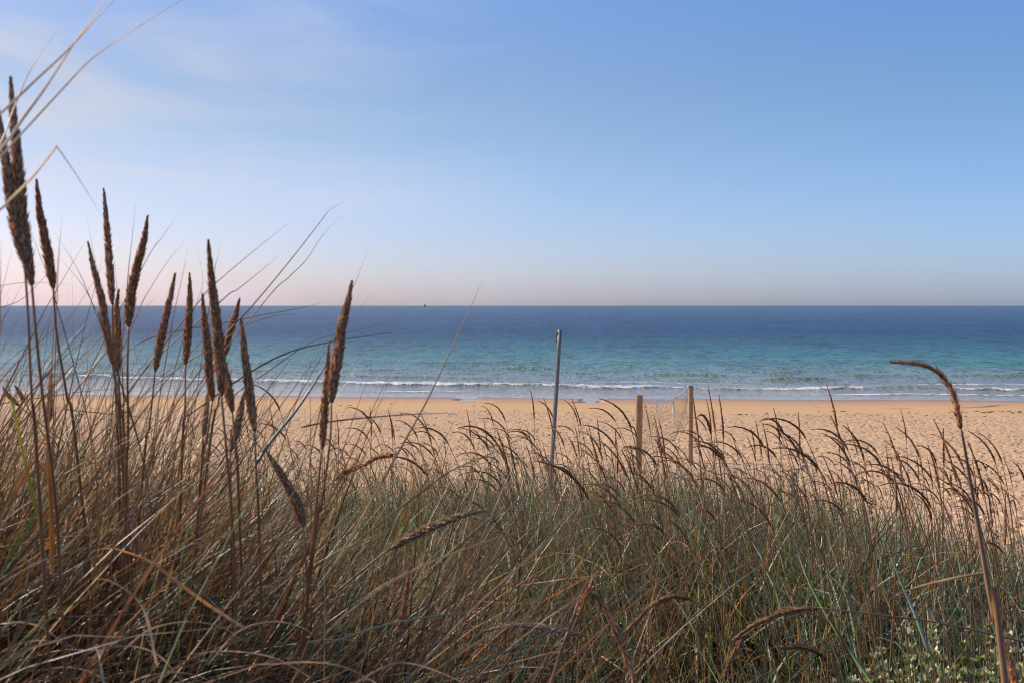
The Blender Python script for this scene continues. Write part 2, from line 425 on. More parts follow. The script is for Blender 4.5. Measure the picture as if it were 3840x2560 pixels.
# the breaker: where along the beach, how far out, how strong
bx = (Xs / np.maximum(Yss, 1) * FPX + 1920)
sb = np.interp(bx, [-400, 0, 400, 700, 1000, 1600, 2100, 2300, 2700, 3150, 3300, 3500, 4200], [24, 22, 20, 16, 12.8, 12.5, 11.5, 11, 10.2, 9.6, 9.6, 9.8, 10.5])
sb = sb + 1.0 * vnoise(Xs * .14, 0 * Xs, 20) + .6 * vnoise(Xs * .4, 0 * Xs, 21) + 0.25 * vnoise(Xs * 1.6, 0 * Xs, 22)
bst = np.interp(bx, [-400, 230, 330, 700, 1000, 1900, 2300, 2600, 2900, 3240, 3262, 3540, 3600, 4200], [0, 0, 1, 1, 1, 1, .85, .6, 1, 1, .12, .12, .95, 1])
q = S - sb
Zs += 0.22 * bst * np.exp(-np.where(q < 0, (q / .28) ** 2, (q / 1.3) ** 2)) * (0.8 + .35 * vnoise(Xs * 1.3, S * .5, 30))
FO = np.maximum(FO, bst * np.exp(-np.where(q < 0, (q / .35) ** 2, (q / 1.7) ** 2)) * 1.12 * (.85 + .25 * vnoise(Xs * .5, S * 0, 34)))
FO = np.maximum(FO, bst * .92 * smoothstep(-.4, .4, q) * (1 - smoothstep(1.5, 8.5, q)) * (.85 + .3 * vnoise(Xs * .12, S * .3, 33)) * np.interp(bx, [0, 800, 1500, 2500, 2700, 4000], [.75, .85, 1.12, 1.1, .7, .6]))
# second, weaker foam line close in, and lace left on the backs
q2 = S - (4.6 + .6 * vnoise(Xs * .25, 0 * Xs, 23)); b2 = np.interp(bx, [-300, 1380, 1480, 1700, 1850, 2450, 2600, 3100, 3250, 3700, 4100], [.45, .4, .8, .6, .35, .35, .5, .6, .9, .8, .6])
FO = np.maximum(FO, b2 * np.exp(-np.where(q2 < 0, (q2 / .3) ** 2, (q2 / .9) ** 2)))
Zs += 0.07 * b2 * np.exp(-np.where(q2 < 0, (q2 / .25) ** 2, (q2 / .9) ** 2))
q3 = S - 16.5 - 1.5 * vnoise(Xs * .1, 0 * Xs, 25)
FO = np.maximum(FO, .70 * np.exp(-(q3 / 1.2) ** 2) * np.interp(bx, [0, 1900, 2050, 2400, 2600, 3300, 3500, 4000], [.2, .3, 1, 1, .8, .6, 1, 1]))
FO = np.maximum(FO, .60 * np.exp(-((S - .25) / .28) ** 2))          # thin edge of foam where the water ends
nr2, nc2 = Xs.shape
idx = np.arange(nr2 * nc2).reshape(nr2, nc2)
Fs = np.stack([idx[:-1, :-1], idx[:-1, 1:], idx[1:, 1:], idx[1:, :-1]], -1).reshape(-1, 4)

m, n, l, p = new_mat("sea_water")
tcn = n.new('ShaderNodeTexCoord')
a_s = n.new('ShaderNodeAttribute'); a_s.attribute_name = 'seaward'
a_f = n.new('ShaderNodeAttribute'); a_f.attribute_name = 'foam'
def mth(op, a, b=None, c=None):
    q = n.new('ShaderNodeMath'); q.operation = op
    for k, v in enumerate((a, b, c)):
        if v is None: continue
        if isinstance(v, (int, float)): q.inputs[k].default_value = v
        else: l.new(v, q.inputs[k])
    return q.outputs[0]
# depth of the water = its colour: ramp over 28/(s+81)
dist = mth('ADD', a_s.outputs['Fac'], 81.0)
invd = mth('DIVIDE', 81.0, dist)               # 1 at the water line, 0 far out
patch = nnoise(0.012, 5, (0.35, 1.0, 1)).outputs[0]
invd2 = mth('ADD', invd, mth('MULTIPLY', mth('SUBTRACT', patch, 0.5), mth('MULTIPLY', mth('SUBTRACT', 1.0, invd), .42)))
SEA = [(0.0, (0.0827, 0.1250, 0.1528)), (0.06, (0.0536, 0.0987, 0.1476)), (0.16, (0.0311, 0.0658, 0.1324)), (0.27, (0.0174, 0.0460, 0.1018)), (0.36, (0.0174, 0.0691, 0.1069)),
       (0.48, (0.0243, 0.1268, 0.1241)), (0.60, (0.0576, 0.1870, 0.1655)), (0.72, (0.1658, 0.2500, 0.2237)), (0.83, (0.2462, 0.2700, 0.2319)), (0.90, (0.3092, 0.2900, 0.2237)), (0.96, (0.3548, 0.2895, 0.2037)), (1.0, (0.3942, 0.2982, 0.2037))]
wc = ramp(invd2, SEA)
st_a = nnoise(1.0, 4, (0.42, 0.10, 1), .7).outputs[0]; st_b = nnoise(1.0, 4, (2.2, 0.8, 1), .7).outputs[0]; st_c = nnoise(1.0, 3, (0.05, 0.008, 1), .6).outputs[0]
fw = n.new('ShaderNodeMapRange'); fw.inputs['From Min'].default_value = .30; fw.inputs['From Max'].default_value = .75; l.new(invd, fw.inputs[0])
streak = mth('ADD', mth('MULTIPLY', mth('SUBTRACT', st_b, .5), mth('ADD', mth('MULTIPLY', fw.outputs[0], .5), .3)), mth('ADD', mth('MULTIPLY', mth('SUBTRACT', st_a, .5), mth('SUBTRACT', 1.25, fw.outputs[0])), mth('ADD', .5, mth('MULTIPLY', mth('SUBTRACT', st_c, .5), .35))))
sm = n.new('ShaderNodeMapRange'); sm.inputs['From Min'].default_value = .3; sm.inputs['From Max'].default_value = .7; sm.inputs['To Min'].default_value = .35; sm.inputs['To Max'].default_value = 1.65; l.new(streak, sm.inputs[0])
wm = n.new('ShaderNodeMixRGB'); wm.blend_type = 'MULTIPLY'; wm.inputs[0].default_value = 1; l.new(wc.outputs[0], wm.inputs[1]); l.new(sm.outputs[0], wm.inputs[2])
a_c = n.new('ShaderNodeAttribute'); a_c.attribute_name = 'crest'
cmx = n.new('ShaderNodeMixRGB'); cmx.inputs[2].default_value = (.20, .25, .12, 1); l.new(mth('MULTIPLY', a_c.outputs['Fac'], .75), cmx.inputs[0]); l.new(wm.outputs[0], cmx.inputs[1])  # steep wave faces painted greener, as if light passed through the thin water
# foam lace
fn = nnoise(1.5, 7, (0.8, 1.3, 1), .72).outputs[0]
vor = n.new('ShaderNodeTexVoronoi'); vor.feature = 'DISTANCE_TO_EDGE'; vor.inputs['Scale'].default_value = 1.3
mq = n.new('ShaderNodeMapping'); mq.inputs['Scale'].default_value = (.7, 1.0, 1); mixv = n.new('ShaderNodeMixRGB'); mixv.blend_type = 'ADD'; mixv.inputs[0].default_value = 1.2
fnc = n.new('ShaderNodeTexNoise'); fnc.inputs['Scale'].default_value = .9; fnc.inputs['Detail'].default_value = 5
l.new(tcn.outputs['Object'], fnc.inputs['Vector']); l.new(tcn.outputs['Object'], mixv.inputs[1]); l.new(fnc.outputs['Color'], mixv.inputs[2]); l.new(mixv.outputs[0], mq.inputs[0]); l.new(mq.outputs[0], vor.inputs['Vector'])
lace = mth('SUBTRACT', 1.0, mth('MINIMUM', mth('MULTIPLY', vor.outputs['Distance'], 3.2), 1.0))
fsum = mth('ADD', mth('MULTIPLY', fn, .75), mth('MULTIPLY', lace, .32))
fm = mth('ADD', mth('MULTIPLY', a_f.outputs['Fac'], .95), mth('SUBTRACT', fsum, 1.13))
fmask = n.new('ShaderNodeMapRange'); fmask.inputs['From Min'].default_value = 0.0; fmask.inputs['From Max'].default_value = 0.16; l.new(fm, fmask.inputs[0])
fmx = n.new('ShaderNodeMixRGB'); fmx.inputs[2].default_value = (.80, .78, .74, 1); l.new(fmask.outputs[0], fmx.inputs[0]); l.new(cmx.outputs[0], fmx.inputs[1])
l.new(fmx.outputs[0], p.inputs['Base Color'])
rgh = n.new('ShaderNodeMapRange'); rgh.inputs['From Min'].default_value = 0.3; rgh.inputs['From Max'].default_value = .95; rgh.inputs['To Min'].default_value = .32; rgh.inputs['To Max'].default_value = .10; l.new(invd, rgh.inputs[0])
l.new(mth('MAXIMUM', rgh.outputs[0], mth('MULTIPLY', fmask.outputs[0], .85)), p.inputs['Roughness'])
p.inputs['IOR'].default_value = 1.333
spc = n.new('ShaderNodeMapRange'); spc.inputs['From Min'].default_value = .35; spc.inputs['From Max'].default_value = .95; spc.inputs['To Min'].default_value = .16; spc.inputs['To Max'].default_value = .5; l.new(invd, spc.inputs[0])
l.new(spc.outputs[0], p.inputs['Specular IOR Level'])
b1 = n.new('ShaderNodeBump'); b1.inputs['Distance'].default_value = .26
bst_ = n.new('ShaderNodeMapRange'); bst_.inputs['From Min'].default_value = 0; bst_.inputs['From Max'].default_value = 20; bst_.inputs['To Min'].default_value = .12; bst_.inputs['To Max'].default_value = 1.0; l.new(a_s.outputs['Fac'], bst_.inputs[0])
l.new(bst_.outputs[0], b1.inputs['Strength'])
hh = mth('ADD', mth('ADD', mth('MULTIPLY', streak, 2.6), nnoise(2.4, 5, (.55, 1.0, 1), .65).outputs[0]), mth('MULTIPLY', fmask.outputs[0], .25))
l.new(hh, b1.inputs['Height']); l.new(b1.outputs[0], p.inputs['Normal'])
M_SEA = m
sea = link('sea', np_mesh('sea', np.stack([Xs, Yss, Zs], -1).reshape(-1, 3), Fs, attrs={'seaward': S, 'foam': FO, 'crest': CRS}), M_SEA)
tag(sea, 'blue sea with small breakers', None, None, 'structure')

# ------------------------------------------------------------------ boats
def box(g, c, s, col=(.5, .5, .5), M=None):
    v = np.array([[x, y, z] for z in (-.5, .5) for y in (-.5, .5) for x in (-.5, .5)]) * np.array(s)
    if M is not None: v = v @ np.array(M).T
    g.add(v + np.array(c), [[0, 2, 3, 1], [4, 5, 7, 6], [0, 1, 5, 4], [2, 6, 7, 3], [0, 4, 6, 2], [1, 3, 7, 5]], col)
def hull(g, L, Wd, H, col):
    xs = np.linspace(-.5, .5, 11); rows = []
    for x in xs:
        w = Wd / 2 * (1 - max(0, (x + .0) / .5) ** 2.2) * (1 if x > -.4 else .85) + .02
        top = H * (1 + .25 * max(0, x))
        rows += [[x * L, -w, top], [x * L * .96, -w * .8, .25 * H], [x * L * .9, 0, -.2 * H], [x * L * .96, w * .8, .25 * H], [x * L, w, top]]
    Q = []
    for i in range(10):
        for j in range(5):
            a = i * 5 + j; b = i * 5 + (j + 1) % 5; Q.append([a, b, b + 5, a + 5])
    Q.append([0, 1, 2, 4]); Q.append([2, 3, 4, 2 + 0] if False else [2, 3, 4, 4 - 0])
    Q = Q[:-1]; Q.append([50, 51, 52, 54])
    g.add(rows, Q, col)
M_HULL = simple_mat('boat_paint', (.55, .55, .55), .4, var=.1)
M_SAIL = simple_mat('grey_sail', (.24, .22, .23), .8, var=.15)
M_WHITE = simple_mat('white_paint', (.85, .86, .88), .3, var=.05)
pb = at(1593, 1152, 4000); pb.z = 0
sb_ = empty('sailboat', pb); sb_.scale = (.85, .85, .9); tag(sb_, 'tiny dark sailboat on the horizon', 'sailboat')
g = Geo(); hull(g, 12, 3.4, 1.3, (.5, .5, .5)); link('hull', g.mesh('hull'), M_HULL, sb_)
g = Geo(); tube(g, [(0.8, 0, 1), (0.8, 0, 15.3)], .09, (.3, .3, .3)); link('mast', g.mesh('mast'), M_HULL, sb_)
def sail(pts, name):
    g = Geo(); a, b, c = [np.array(q, float) for q in pts]; k = 8; V = []
    for i in range(k + 1):
        for j in range(k + 1):
            u, v = i / k, j / k
            q = a * (1 - u) + (b * (1 - v) + c * v) * u; q[1] += .5 * math.sin(u * math.pi) * math.sin(v * math.pi) + .15 * u; V.append(q)
    Q = [[i * (k + 1) + j, i * (k + 1) + j + 1, (i + 1) * (k + 1) + j + 1, (i + 1) * (k + 1) + j] for i in range(k) for j in range(k)]
    g.add(V, Q, (.3, .3, .3)); o = link(name, g.mesh(name), M_SAIL, sb_); return o
sail([(0.7, 0, 15), (0.7, 0, 2), (-4.6, 0, 2.1)], 'mainsail'); sail([(0.95, 0, 14), (5.4, 0, 1.7), (1.1, 0, 2.2)], 'jib')
pb = at(2311, 1150, 5000); pb.z = 0
mb_ = empty('motorboat', pb); tag(mb_, 'tiny white motorboat just under the horizon', 'motorboat'); mb_.rotation_euler.z = R(10)
g = Geo(); hull(g, 11, 3.4, 1.8, (.8, .8, .8)); link('hull', g.mesh('hull'), M_WHITE, mb_)
g = Geo(); box(g, (-.6, 0, 2.7), (4, 2.4, 1.8)); box(g, (-.9, 0, 3.75), (2.8, 2.1, .25)); link('cabin', g.mesh('cabin', False), M_WHITE, mb_)

# ------------------------------------------------------------------ metal pole
M_METAL = simple_mat('galvanised_steel', (.17, .185, .21), .6, .25, .3, 6, (8, 8, 1))
M_RUST = simple_mat('rust', (.22, .09, .04), .9, 0, .5, 30)
M_WOOD = simple_mat('weathered_wood', (.40, .25, .14), .8, 0, .6, 10, (9, 9, .8), .5)
M_ENDGRAIN = simple_mat('cut_wood', (.50, .38, .24), .85, 0, .3, 30)
M_NET = simple_mat('net_cord', (.035, .03, .028), .8)
M_NET.node_tree.nodes['Principled BSDF'].inputs['Specular IOR Level'].default_value = 0.0
M_TAPE = simple_mat('white_webbing', (.88, .82, .72), .75, 0, .3, 14)
ptop = at(2100, 1237, 16.5); pbase = at(2047, 2042, 16.5); pbase.z = float(ground_z(pbase.x, pbase.y)) - .3
pole = empty('metal_pole', (pbase.x, pbase.y, pbase.z + .3)); tag(pole, 'leaning grey metal pole standing in the sand beyond the dune grass', 'pole')
o0 = np.array(pole.location)
g = Geo()
axis = np.array(ptop) - np.array(pbase); Ln = np.linalg.norm(axis); ez = axis / Ln
ex = np.array([math.cos(R(-24)), math.sin(R(-24)), 0]); ex -= ez * ex.dot(ez); ex /= np.linalg.norm(ex); ey = np.cross(ez, ex)
Mx = np.stack([ex, ey, ez], 1)
# open channel section: web and two lipped flanges
sec = [(-.028, -.020), (.028, -.020), (.028, .020), (.016, .020), (.016, .016), (.024, .016), (.024, -.016), (-.024, -.016), (-.024, .016), (-.016, .016), (-.016, .020), (-.028, .020)]
zs = np.linspace(0, Ln, 14); V = []
for z in zs:
    for a, b in sec: V.append(Mx @ np.array([a, b, z]) + np.array(pbase) - o0)
ns = len(sec); Q = [[i * ns + j, i * ns + (j + 1) % ns, (i + 1) * ns + (j + 1) % ns, (i + 1) * ns + j] for i in range(13) for j in range(ns)]
b0 = 13 * ns
for base in (0, b0): Q += [[base, base + 1, base + 6, base + 7], [base + 1, base + 2, base + 5, base + 6], [base + 2, base + 3, base + 4, base + 5], [base, base + 7, base + 8, base + 11], [base + 8, base + 9, base + 10, base + 11]]
g.add(V, Q, (.4, .4, .4)); link('channel_post', g.mesh('channel_post', False), M_METAL, pole)
g = Geo()
tl = lambda a, b, z: tuple(Mx @ np.array([a, b, z]) + np.array(pbase) - o0)
tube(g, [tl(-.026, -.025, Ln - .05), tl(-.044, -.025, Ln - .03), tl(-.052, -.025, Ln - .07), tl(-.046, -.024, Ln - .15), tl(-.03, -.024, Ln - .20)], .008, (.2, .1, .05), 6)
link('rusty_hook', g.mesh('rusty_hook'), M_RUST, pole)

# ------------------------------------------------------------------ volleyball posts and net
def wood_post(px, pytop, d, rad, label, seed):
    t = at(px, pytop, d); gz = float(ground_z(t.x, t.y)); o = empty('wooden_post', (t.x, t.y, gz)); tag(o, label, 'post', 'volleyball net posts')
    H = t.z - gz; sides = 28; rs = np.random.default_rng(seed); zs = np.concatenate([np.linspace(-.4, H - .012, 14), [H]])
    a = np.arange(sides) * 2 * math.pi / sides; V = []
    lump = rs.normal(0, .012, sides); lump = (lump + np.roll(lump, 1) + np.roll(lump, 2)) / 2
    for k, z in enumerate(zs):
        r = rad * (1 + lump + .01 * math.sin(z * 3 + seed)) * (.955 if k == len(zs) - 1 else 1) * (1.04 - .03 * z / H)
        r = r * np.where(np.abs(a - 4.25) < .12, .90, 1)          # drying crack facing the dune
        V.append(np.stack([r * np.cos(a), r * np.sin(a), np.full(sides, z)], 1))
    V = np.concatenate(V); nn_ = len(zs)
    Q = [[i * sides + j, i * sides + (j + 1) % sides, (i + 1) * sides + (j + 1) % sides, (i + 1) * sides + j] for i in range(nn_ - 1) for j in range(sides)]
    g = Geo(); g.add(V, Q, (.4, .3, .2)); link('log', g.mesh('log'), M_WOOD, o)
    g = Geo(); top = V[-sides:].copy(); top[:, 2] -= .001
    g.add(np.vstack([top, top * np.array([.5, .5, 1]), [[0, 0, H - .001]]]), [[j, (j + 1) % sides, sides + (j + 1) % sides, sides + j] for j in range(sides)] + [[sides + 2 * j, sides + 2 * j + 1, sides + (2 * j + 2) % sides, 2 * sides] for j in range(sides // 2)], (.5, .4, .3))
    link('cut_top', g.mesh('cut_top'), M_ENDGRAIN, o)
    for k, zb in enumerate((H - .10, H - .42)):
        g = Geo(); tube(g, [(rad * .2, -rad * .9, zb), (rad * .2, -rad * 1.15, zb)], .014, (.1, .1, .1), 6); link('bolt', g.mesh('bolt'), M_RUST, o)
    return o, t
pA, tA = wood_post(2393, 1479, 22.0, .072, 'thicker nearer round wooden post holding the left end of the volleyball net', 3)
pB, tB = wood_post(2591, 1443, 32.0, .070, 'farther round wooden post holding the high right end of the volleyball net', 7)
pA.rotation_euler.y = R(.6)
net = empty('volleyball_net', (tA.x, tA.y, float(ground_z(tA.x, tA.y)))); tag(net, 'worn sagging volleyball net strung between two wooden posts', 'volleyball net')
nO = np.array(net.location)
A_ = np.array([tA.x + .09, tA.y + .06]); B_ = np.array([tB.x - .08, tB.y - .04])
nrn = np.random.default_rng(4)
def nt(t, v):
    """t along the net 0..1, v downwards in metres from the top cord"""
    xy = A_ * (1 - t) + B_ * t
    z = np.interp(t, [0, .12, .25, .5, .75, .9, 1], [5.085, 4.93, 4.80, 4.60, 4.52, 4.535, 4.60])
    h = 1.15 - .10 * math.sin(t * math.pi) + .04 * math.sin(t * 23)
    sway = .05 * math.sin(t * 9 + v * 3) * min(v, 1)
    return np.array([xy[0] + sway, xy[1] - sway * .3, z - v / 1.15 * h]) - nO
NC_, NR_ = 70, 9
g = Geo()
torn = lambda t, v: (vnoise(np.array(t * 14.), np.array(v * 3.), 5) > .55 and v < .5)
for i in range(NC_ + 1):
    t = i / NC_ + nrn.normal(0, .0006); seg = []
    for v in np.linspace(.03, 1.15, 15):
        seg.append(nt(t + .003 * math.sin(v * 7 + i * .4), v))
    tube(g, seg, .0014, (.03, .03, .03), 4, cap=False)
for k in range(NR_ + 1):
    v = .05 + 1.1 * k / NR_
    tube(g, [nt(t, v + .012 * math.sin(t * 60 + k)) for t in np.linspace(0, 1, 80)], .0015 if k < NR_ else .006, (.03, .03, .03), 4, cap=False)
link('netting', g.mesh('netting'), M_NET, net)
# tattered top tape: a twisted band with frays
g = Geo(); NT = 150; rows = []
for i in range(NT + 1):
    t = i / NT; wdt = .052 * (.55 + .75 * abs(vnoise(np.array(t * 26.), np.array(1.), 6))) * (1.25 if t > .45 else .8); c = nt(t, .02)
    tw = 1.2 * vnoise(np.array(t * 16.), np.array(3.), 7)
    off = np.array([.25 * math.sin(tw), .1 * math.sin(tw), math.cos(tw)]) * wdt
    thk = np.array([.006, -.004, 0])
    rows += [c + off + thk, c + off - thk, c - off - thk, c - off + thk]
Q = [[i * 4 + j, i * 4 + (j + 1) % 4, (i + 1) * 4 + (j + 1) % 4, (i + 1) * 4 + j] for i in range(NT) for j in range(4)]
g.add(rows, Q, (.6, .6, .6))
for k in range(46):
    t = nrn.uniform(.05, .98); c = nt(t, .03); L_ = nrn.uniform(.05, .22)
    tube(g, [c, c + np.array([nrn.normal(0, .03), 0, -L_ * .5]), c + np.array([nrn.normal(0, .05), 0, -L_])], [.009, .007, .002], (.6, .6, .6), 4)
link('top_tape', g.mesh('top_tape', False), M_TAPE, net)
for t, v1, w_ in ((.235, .30, .018), (.585, .72, .024), (.60, .50, .014)):
    g = Geo(); tube(g, [nt(t, .0) + np.array([-.02, -.02, 0]), nt(t + .004, v1 * .4) + np.array([0, -.03, 0]), nt(t, v1 * .75) + np.array([0, -.03, 0]), nt(t + .003, v1) + np.array([0, -.02, 0])], [w_, w_ * 1.1, w_, w_ * .6], (.6, .6, .6), 4, .25)
    link('strap', g.mesh('strap'), M_TAPE, net)
for (t, tgt) in ((0., np.array([tA.x + .02, tA.y, tA.z - .13]) - nO), (1., np.array([tB.x, tB.y, tB.z - .10]) - nO)):
    g = Geo(); tube(g, [nt(t, .02), (nt(t, .02) + tgt) / 2 + np.array([0, 0, -.01]), tgt], .012, (.6, .6, .6), 6); link('tie_cord', g.mesh('tie_cord'), M_TAPE, net)
g = Geo(); tube(g, [nt(1, 1.12), nt(1, 1.12) + np.array([.08, .04, .02])], .01, (.1, .1, .1), 6); link('tie_cord', g.mesh('tie_cord'), M_NET, net)

# scraps of seaweed on the smooth sand
g = Geo(); sw = np.random.default_rng(9)
SPOTS = [(3250, 1556, .8, 3), (2760, 1553, .6, 2), (3130, 1541, .9, 3), (3480, 1558, .7, 3), (1320, 1520, .5, 2), (3655, 1546, .5, 7), (3730, 1542, .6, 6), (3780, 1541, .5, 5), (3820, 1547, .4, 4), (1457, 1513, .25, 3), (3400, 1547, .5, 4), (3560, 1546, .4, 3), (2870, 1548, .6, 2), (2960, 1552, .6, 2), (1772, 1522, .2, 1), (3655, 1560, .5, 3)]
for px, py, spd, k in SPOTS:
    c = px_ground(px, py)
    for _ in range(k):
        x, y_ = c.x + sw.normal(0, spd), c.y + sw.normal(0, spd * .5); z = float(ground_z(x, y_)); L_ = sw.uniform(.06, .2); a = sw.normal(0, .6)
        P = [(x - L_ * math.cos(a), y_ - L_ * math.sin(a), z + .005), (x, y_, z + sw.uniform(.01, .035)), (x + L_ * math.cos(a), y_ + L_ * math.sin(a) + sw.normal(0, .03), z + .004)]
        tube(g, catmull(P, 6), np.array([.004, .016, .024, .03, .024, .014, .004]) * sw.uniform(.6, 1.2), (.03, .02, .015), 6, .6)
M_WEED = simple_mat('dry_seaweed', (.045, .026, .018), .7, 0, .4, 20)
tag(link('seaweed', g.mesh('seaweed'), M_WEED), 'dark scraps of seaweed strewn along the smooth sand', 'seaweed', None, 'stuff')

# ------------------------------------------------------------------ grass blades in the mass
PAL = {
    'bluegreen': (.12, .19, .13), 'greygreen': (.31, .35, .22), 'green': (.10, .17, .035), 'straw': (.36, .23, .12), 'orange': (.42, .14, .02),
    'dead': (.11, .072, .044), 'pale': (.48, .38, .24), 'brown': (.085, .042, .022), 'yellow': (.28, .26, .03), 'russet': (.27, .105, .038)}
def palette(rg, n_, weights):
    ks = list(weights); w = np.array([weights[k] for k in ks], float); w /= w.sum()
    c = np.array([PAL[k] for k in ks])[rg.choice(len(ks), n_, p=w)]
    return c * np.clip(np.exp(rg.normal(-.22, .62, (n_, 1))), .15, 2.3) * rg.uniform(.93, 1.07, (n_, 3))

def blade_mesh(name, rg, base, dirn, length, tilt0, bend, width, col, K=6, fold=False, wob=.06, kink=0.0, dry_tip=.6):
    """ribbons growing from base; dirn azimuth of the lean, tilt0 from vertical at the foot, bend added by the tip"""
    n_ = len(base); t = np.linspace(0, 1, K + 1)
    tl_ = tilt0[:, None] + bend[:, None] * t[None] ** 1.35
    if kink:
        kk = (rg.random(n_) < kink); kp = rg.uniform(.35, .8, n_)
        tl_ = tl_ + (kk[:, None] & (t[None] > kp[:, None])) * rg.uniform(.6, 1.7, n_)[:, None]
    az = dirn[:, None] + rg.normal(0, wob, (n_, K + 1)).cumsum(1)
    D = np.stack([np.sin(tl_) * np.cos(az), np.sin(tl_) * np.sin(az), np.cos(tl_)], -1)
    step = length[:, None, None] / K
    P = base[:, None] + np.concatenate([np.zeros((n_, 1, 3)), np.cumsum(D[:, :-1] * step, 1)], 1)
    # width direction, twisted a random amount around the blade
    S0 = np.stack([-np.sin(az), np.cos(az), 0 * az], -1); N0 = np.cross(D, S0)
    tw = rg.uniform(0, math.pi, n_)[:, None] + rg.normal(0, .5, n_)[:, None] * t[None]
    Sd = S0 * np.cos(tw)[..., None] + N0 * np.sin(tw)[..., None]; Nd = np.cross(D, Sd)
    wp = width[:, None] * np.clip(1.02 - t[None] ** 1.8, .03, 1) * (.6 + .4 * np.minimum(1, t[None] * 4)) * .5
    tip = np.array(PAL['straw'])[None, None]; f = (dry_tip * np.clip(t - .55, 0, 1) / .45)[None, :, None]
    C = col[:, None] * (1 - f) + tip * f
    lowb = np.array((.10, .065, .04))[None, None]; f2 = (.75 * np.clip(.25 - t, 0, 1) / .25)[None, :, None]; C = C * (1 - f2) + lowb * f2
    if fold:
        V = np.stack([P - Sd * wp[..., None] + Nd * wp[..., None] * .5, P, P + Sd * wp[..., None] + Nd * wp[..., None] * .5], 2); m_ = 3
    else:
        V = np.stack([P - Sd * wp[..., None], P + Sd * wp[..., None]], 2); m_ = 2
    C = np.repeat(C[:, :, None], m_, 2)
    b = (np.arange(n_)[:, None, None] * (K + 1) + np.arange(K)[None, :, None]) * m_ + np.arange(m_ - 1)[None, None]
    Q = np.stack([b, b + 1, b + 1 + m_, b + m_], -1).reshape(-1, 4)
    return np_mesh(name, V.reshape(-1, 3), Q, C.reshape(-1, 3))

def tufts(rg, n_, ymin, ymax, xlo, xhi, per, spread):
    """n_ blades grouped in tufts; xlo/xhi are functions of y; returns base points"""
    nt_ = n_ // per
    y_ = np.sqrt(rg.uniform(ymin ** 2, ymax ** 2, nt_)); x = xlo(y_) + (xhi(y_) - xlo(y_)) * rg.random(nt_)
    ti = rg.integers(0, nt_, n_); bx_ = x[ti] + rg.normal(0, spread, n_); by = y_[ti] + rg.normal(0, spread, n_)
    return np.stack([bx_, by, ground_z(bx_, by) - .01], -1), ti, nt_

g1 = np.random.default_rng(21)
def field(name, n_, ymin, ymax, xlo, xhi, lmin, lmax, wts, label, wid=(.005, .0125), seed=1, K=6, far_drop=True, upright=.22):
    rg = np.random.default_rng(seed)
    B, ti, nt_ = tufts(rg, n_, ymin, ymax, xlo, xhi, 22, .075)
    # the right-hand edge of the dune thins out and shows the sand
    keep = rg.random(n_) < np.clip(1.15 - .38 * np.clip(B[:, 0] - 1.9, 0, 9) * smoothstep(4.2, 6, B[:, 1]), .12, 1)
    keep &= ~((((B[:, 0] - 1.15) / .68) ** 2 + ((B[:, 1] - 2.6) / .65) ** 2 < 1) & (rg.random(n_) < .9))
    tc_ = palette(rg, nt_, wts)
    col = np.where(rg.random((n_, 1)) < .45, tc_[ti], palette(rg, n_, wts))
    th_t = rg.uniform(.8, 1.15, nt_)
    L_ = rg.uniform(lmin, lmax, n_) * th_t[ti]
    L_ *= 1 - .12 * smoothstep(5.5, 7.5, B[:, 1])
    L_ *= .62 + .38 * smoothstep(3.4, 5.4, B[:, 1])
    L_ *= 1 - .24 * smoothstep(1.6, 3.2, B[:, 0]) * smoothstep(3.5, 5.5, B[:, 1])
    az = rg.uniform(0, 2 * math.pi, n_); az = np.where(rg.random(n_) < .45, rg.normal(math.pi, .9, n_), az)
    t0 = np.abs(rg.normal(upright, .26, n_)); bd = np.abs(rg.normal(.6, .7, n_))
    W_ = rg.uniform(wid[0], wid[1], n_)
    k = keep
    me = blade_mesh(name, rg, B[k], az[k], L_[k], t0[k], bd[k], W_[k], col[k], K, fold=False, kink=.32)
    o = link(name, me, M_BLADE); tag(o, label, 'grass', None, 'stuff'); return o

field('dune_grass', 52000, 2.3, 8.0, lambda y: -.30 * y - .6, lambda y: .62 * y + .9, .50, .98,
      dict(bluegreen=30, greygreen=38, green=22, straw=9, orange=2.5, dead=7, yellow=2, russet=2), 'dense blue green dune grass filling the middle and right of the dune', seed=31)
field('dry_dune_grass', 9000, 2.0, 7.6, lambda y: -.34 * y - .8, lambda y: .55 * y, .30, .62,
      dict(straw=36, dead=34, pale=16, russet=10, orange=4), 'dry straw coloured grass tangled low among the green blades', wid=(.0025, .0055), seed=32, upright=.6)
field('beach_edge_grass', 9000, 4.6, 9.5, lambda y: -.5 * y - .5, lambda y: -.16 * y, .35, .8,
      dict(straw=30, dead=24, greygreen=16, green=10, russet=14, orange=3), 'brown grass at the sand edge behind the tall tussock', wid=(.003, .007), seed=33)

field('dune_grass_stems', 2200, 2.6, 7.4, lambda y: -.05 * y, lambda y: .55 * y, .55, 1.0,
      dict(russet=55, orange=14, straw=16, brown=15), 'orange brown dead stems standing among the green dune grass', wid=(.0045, .0075), seed=35, upright=.12)

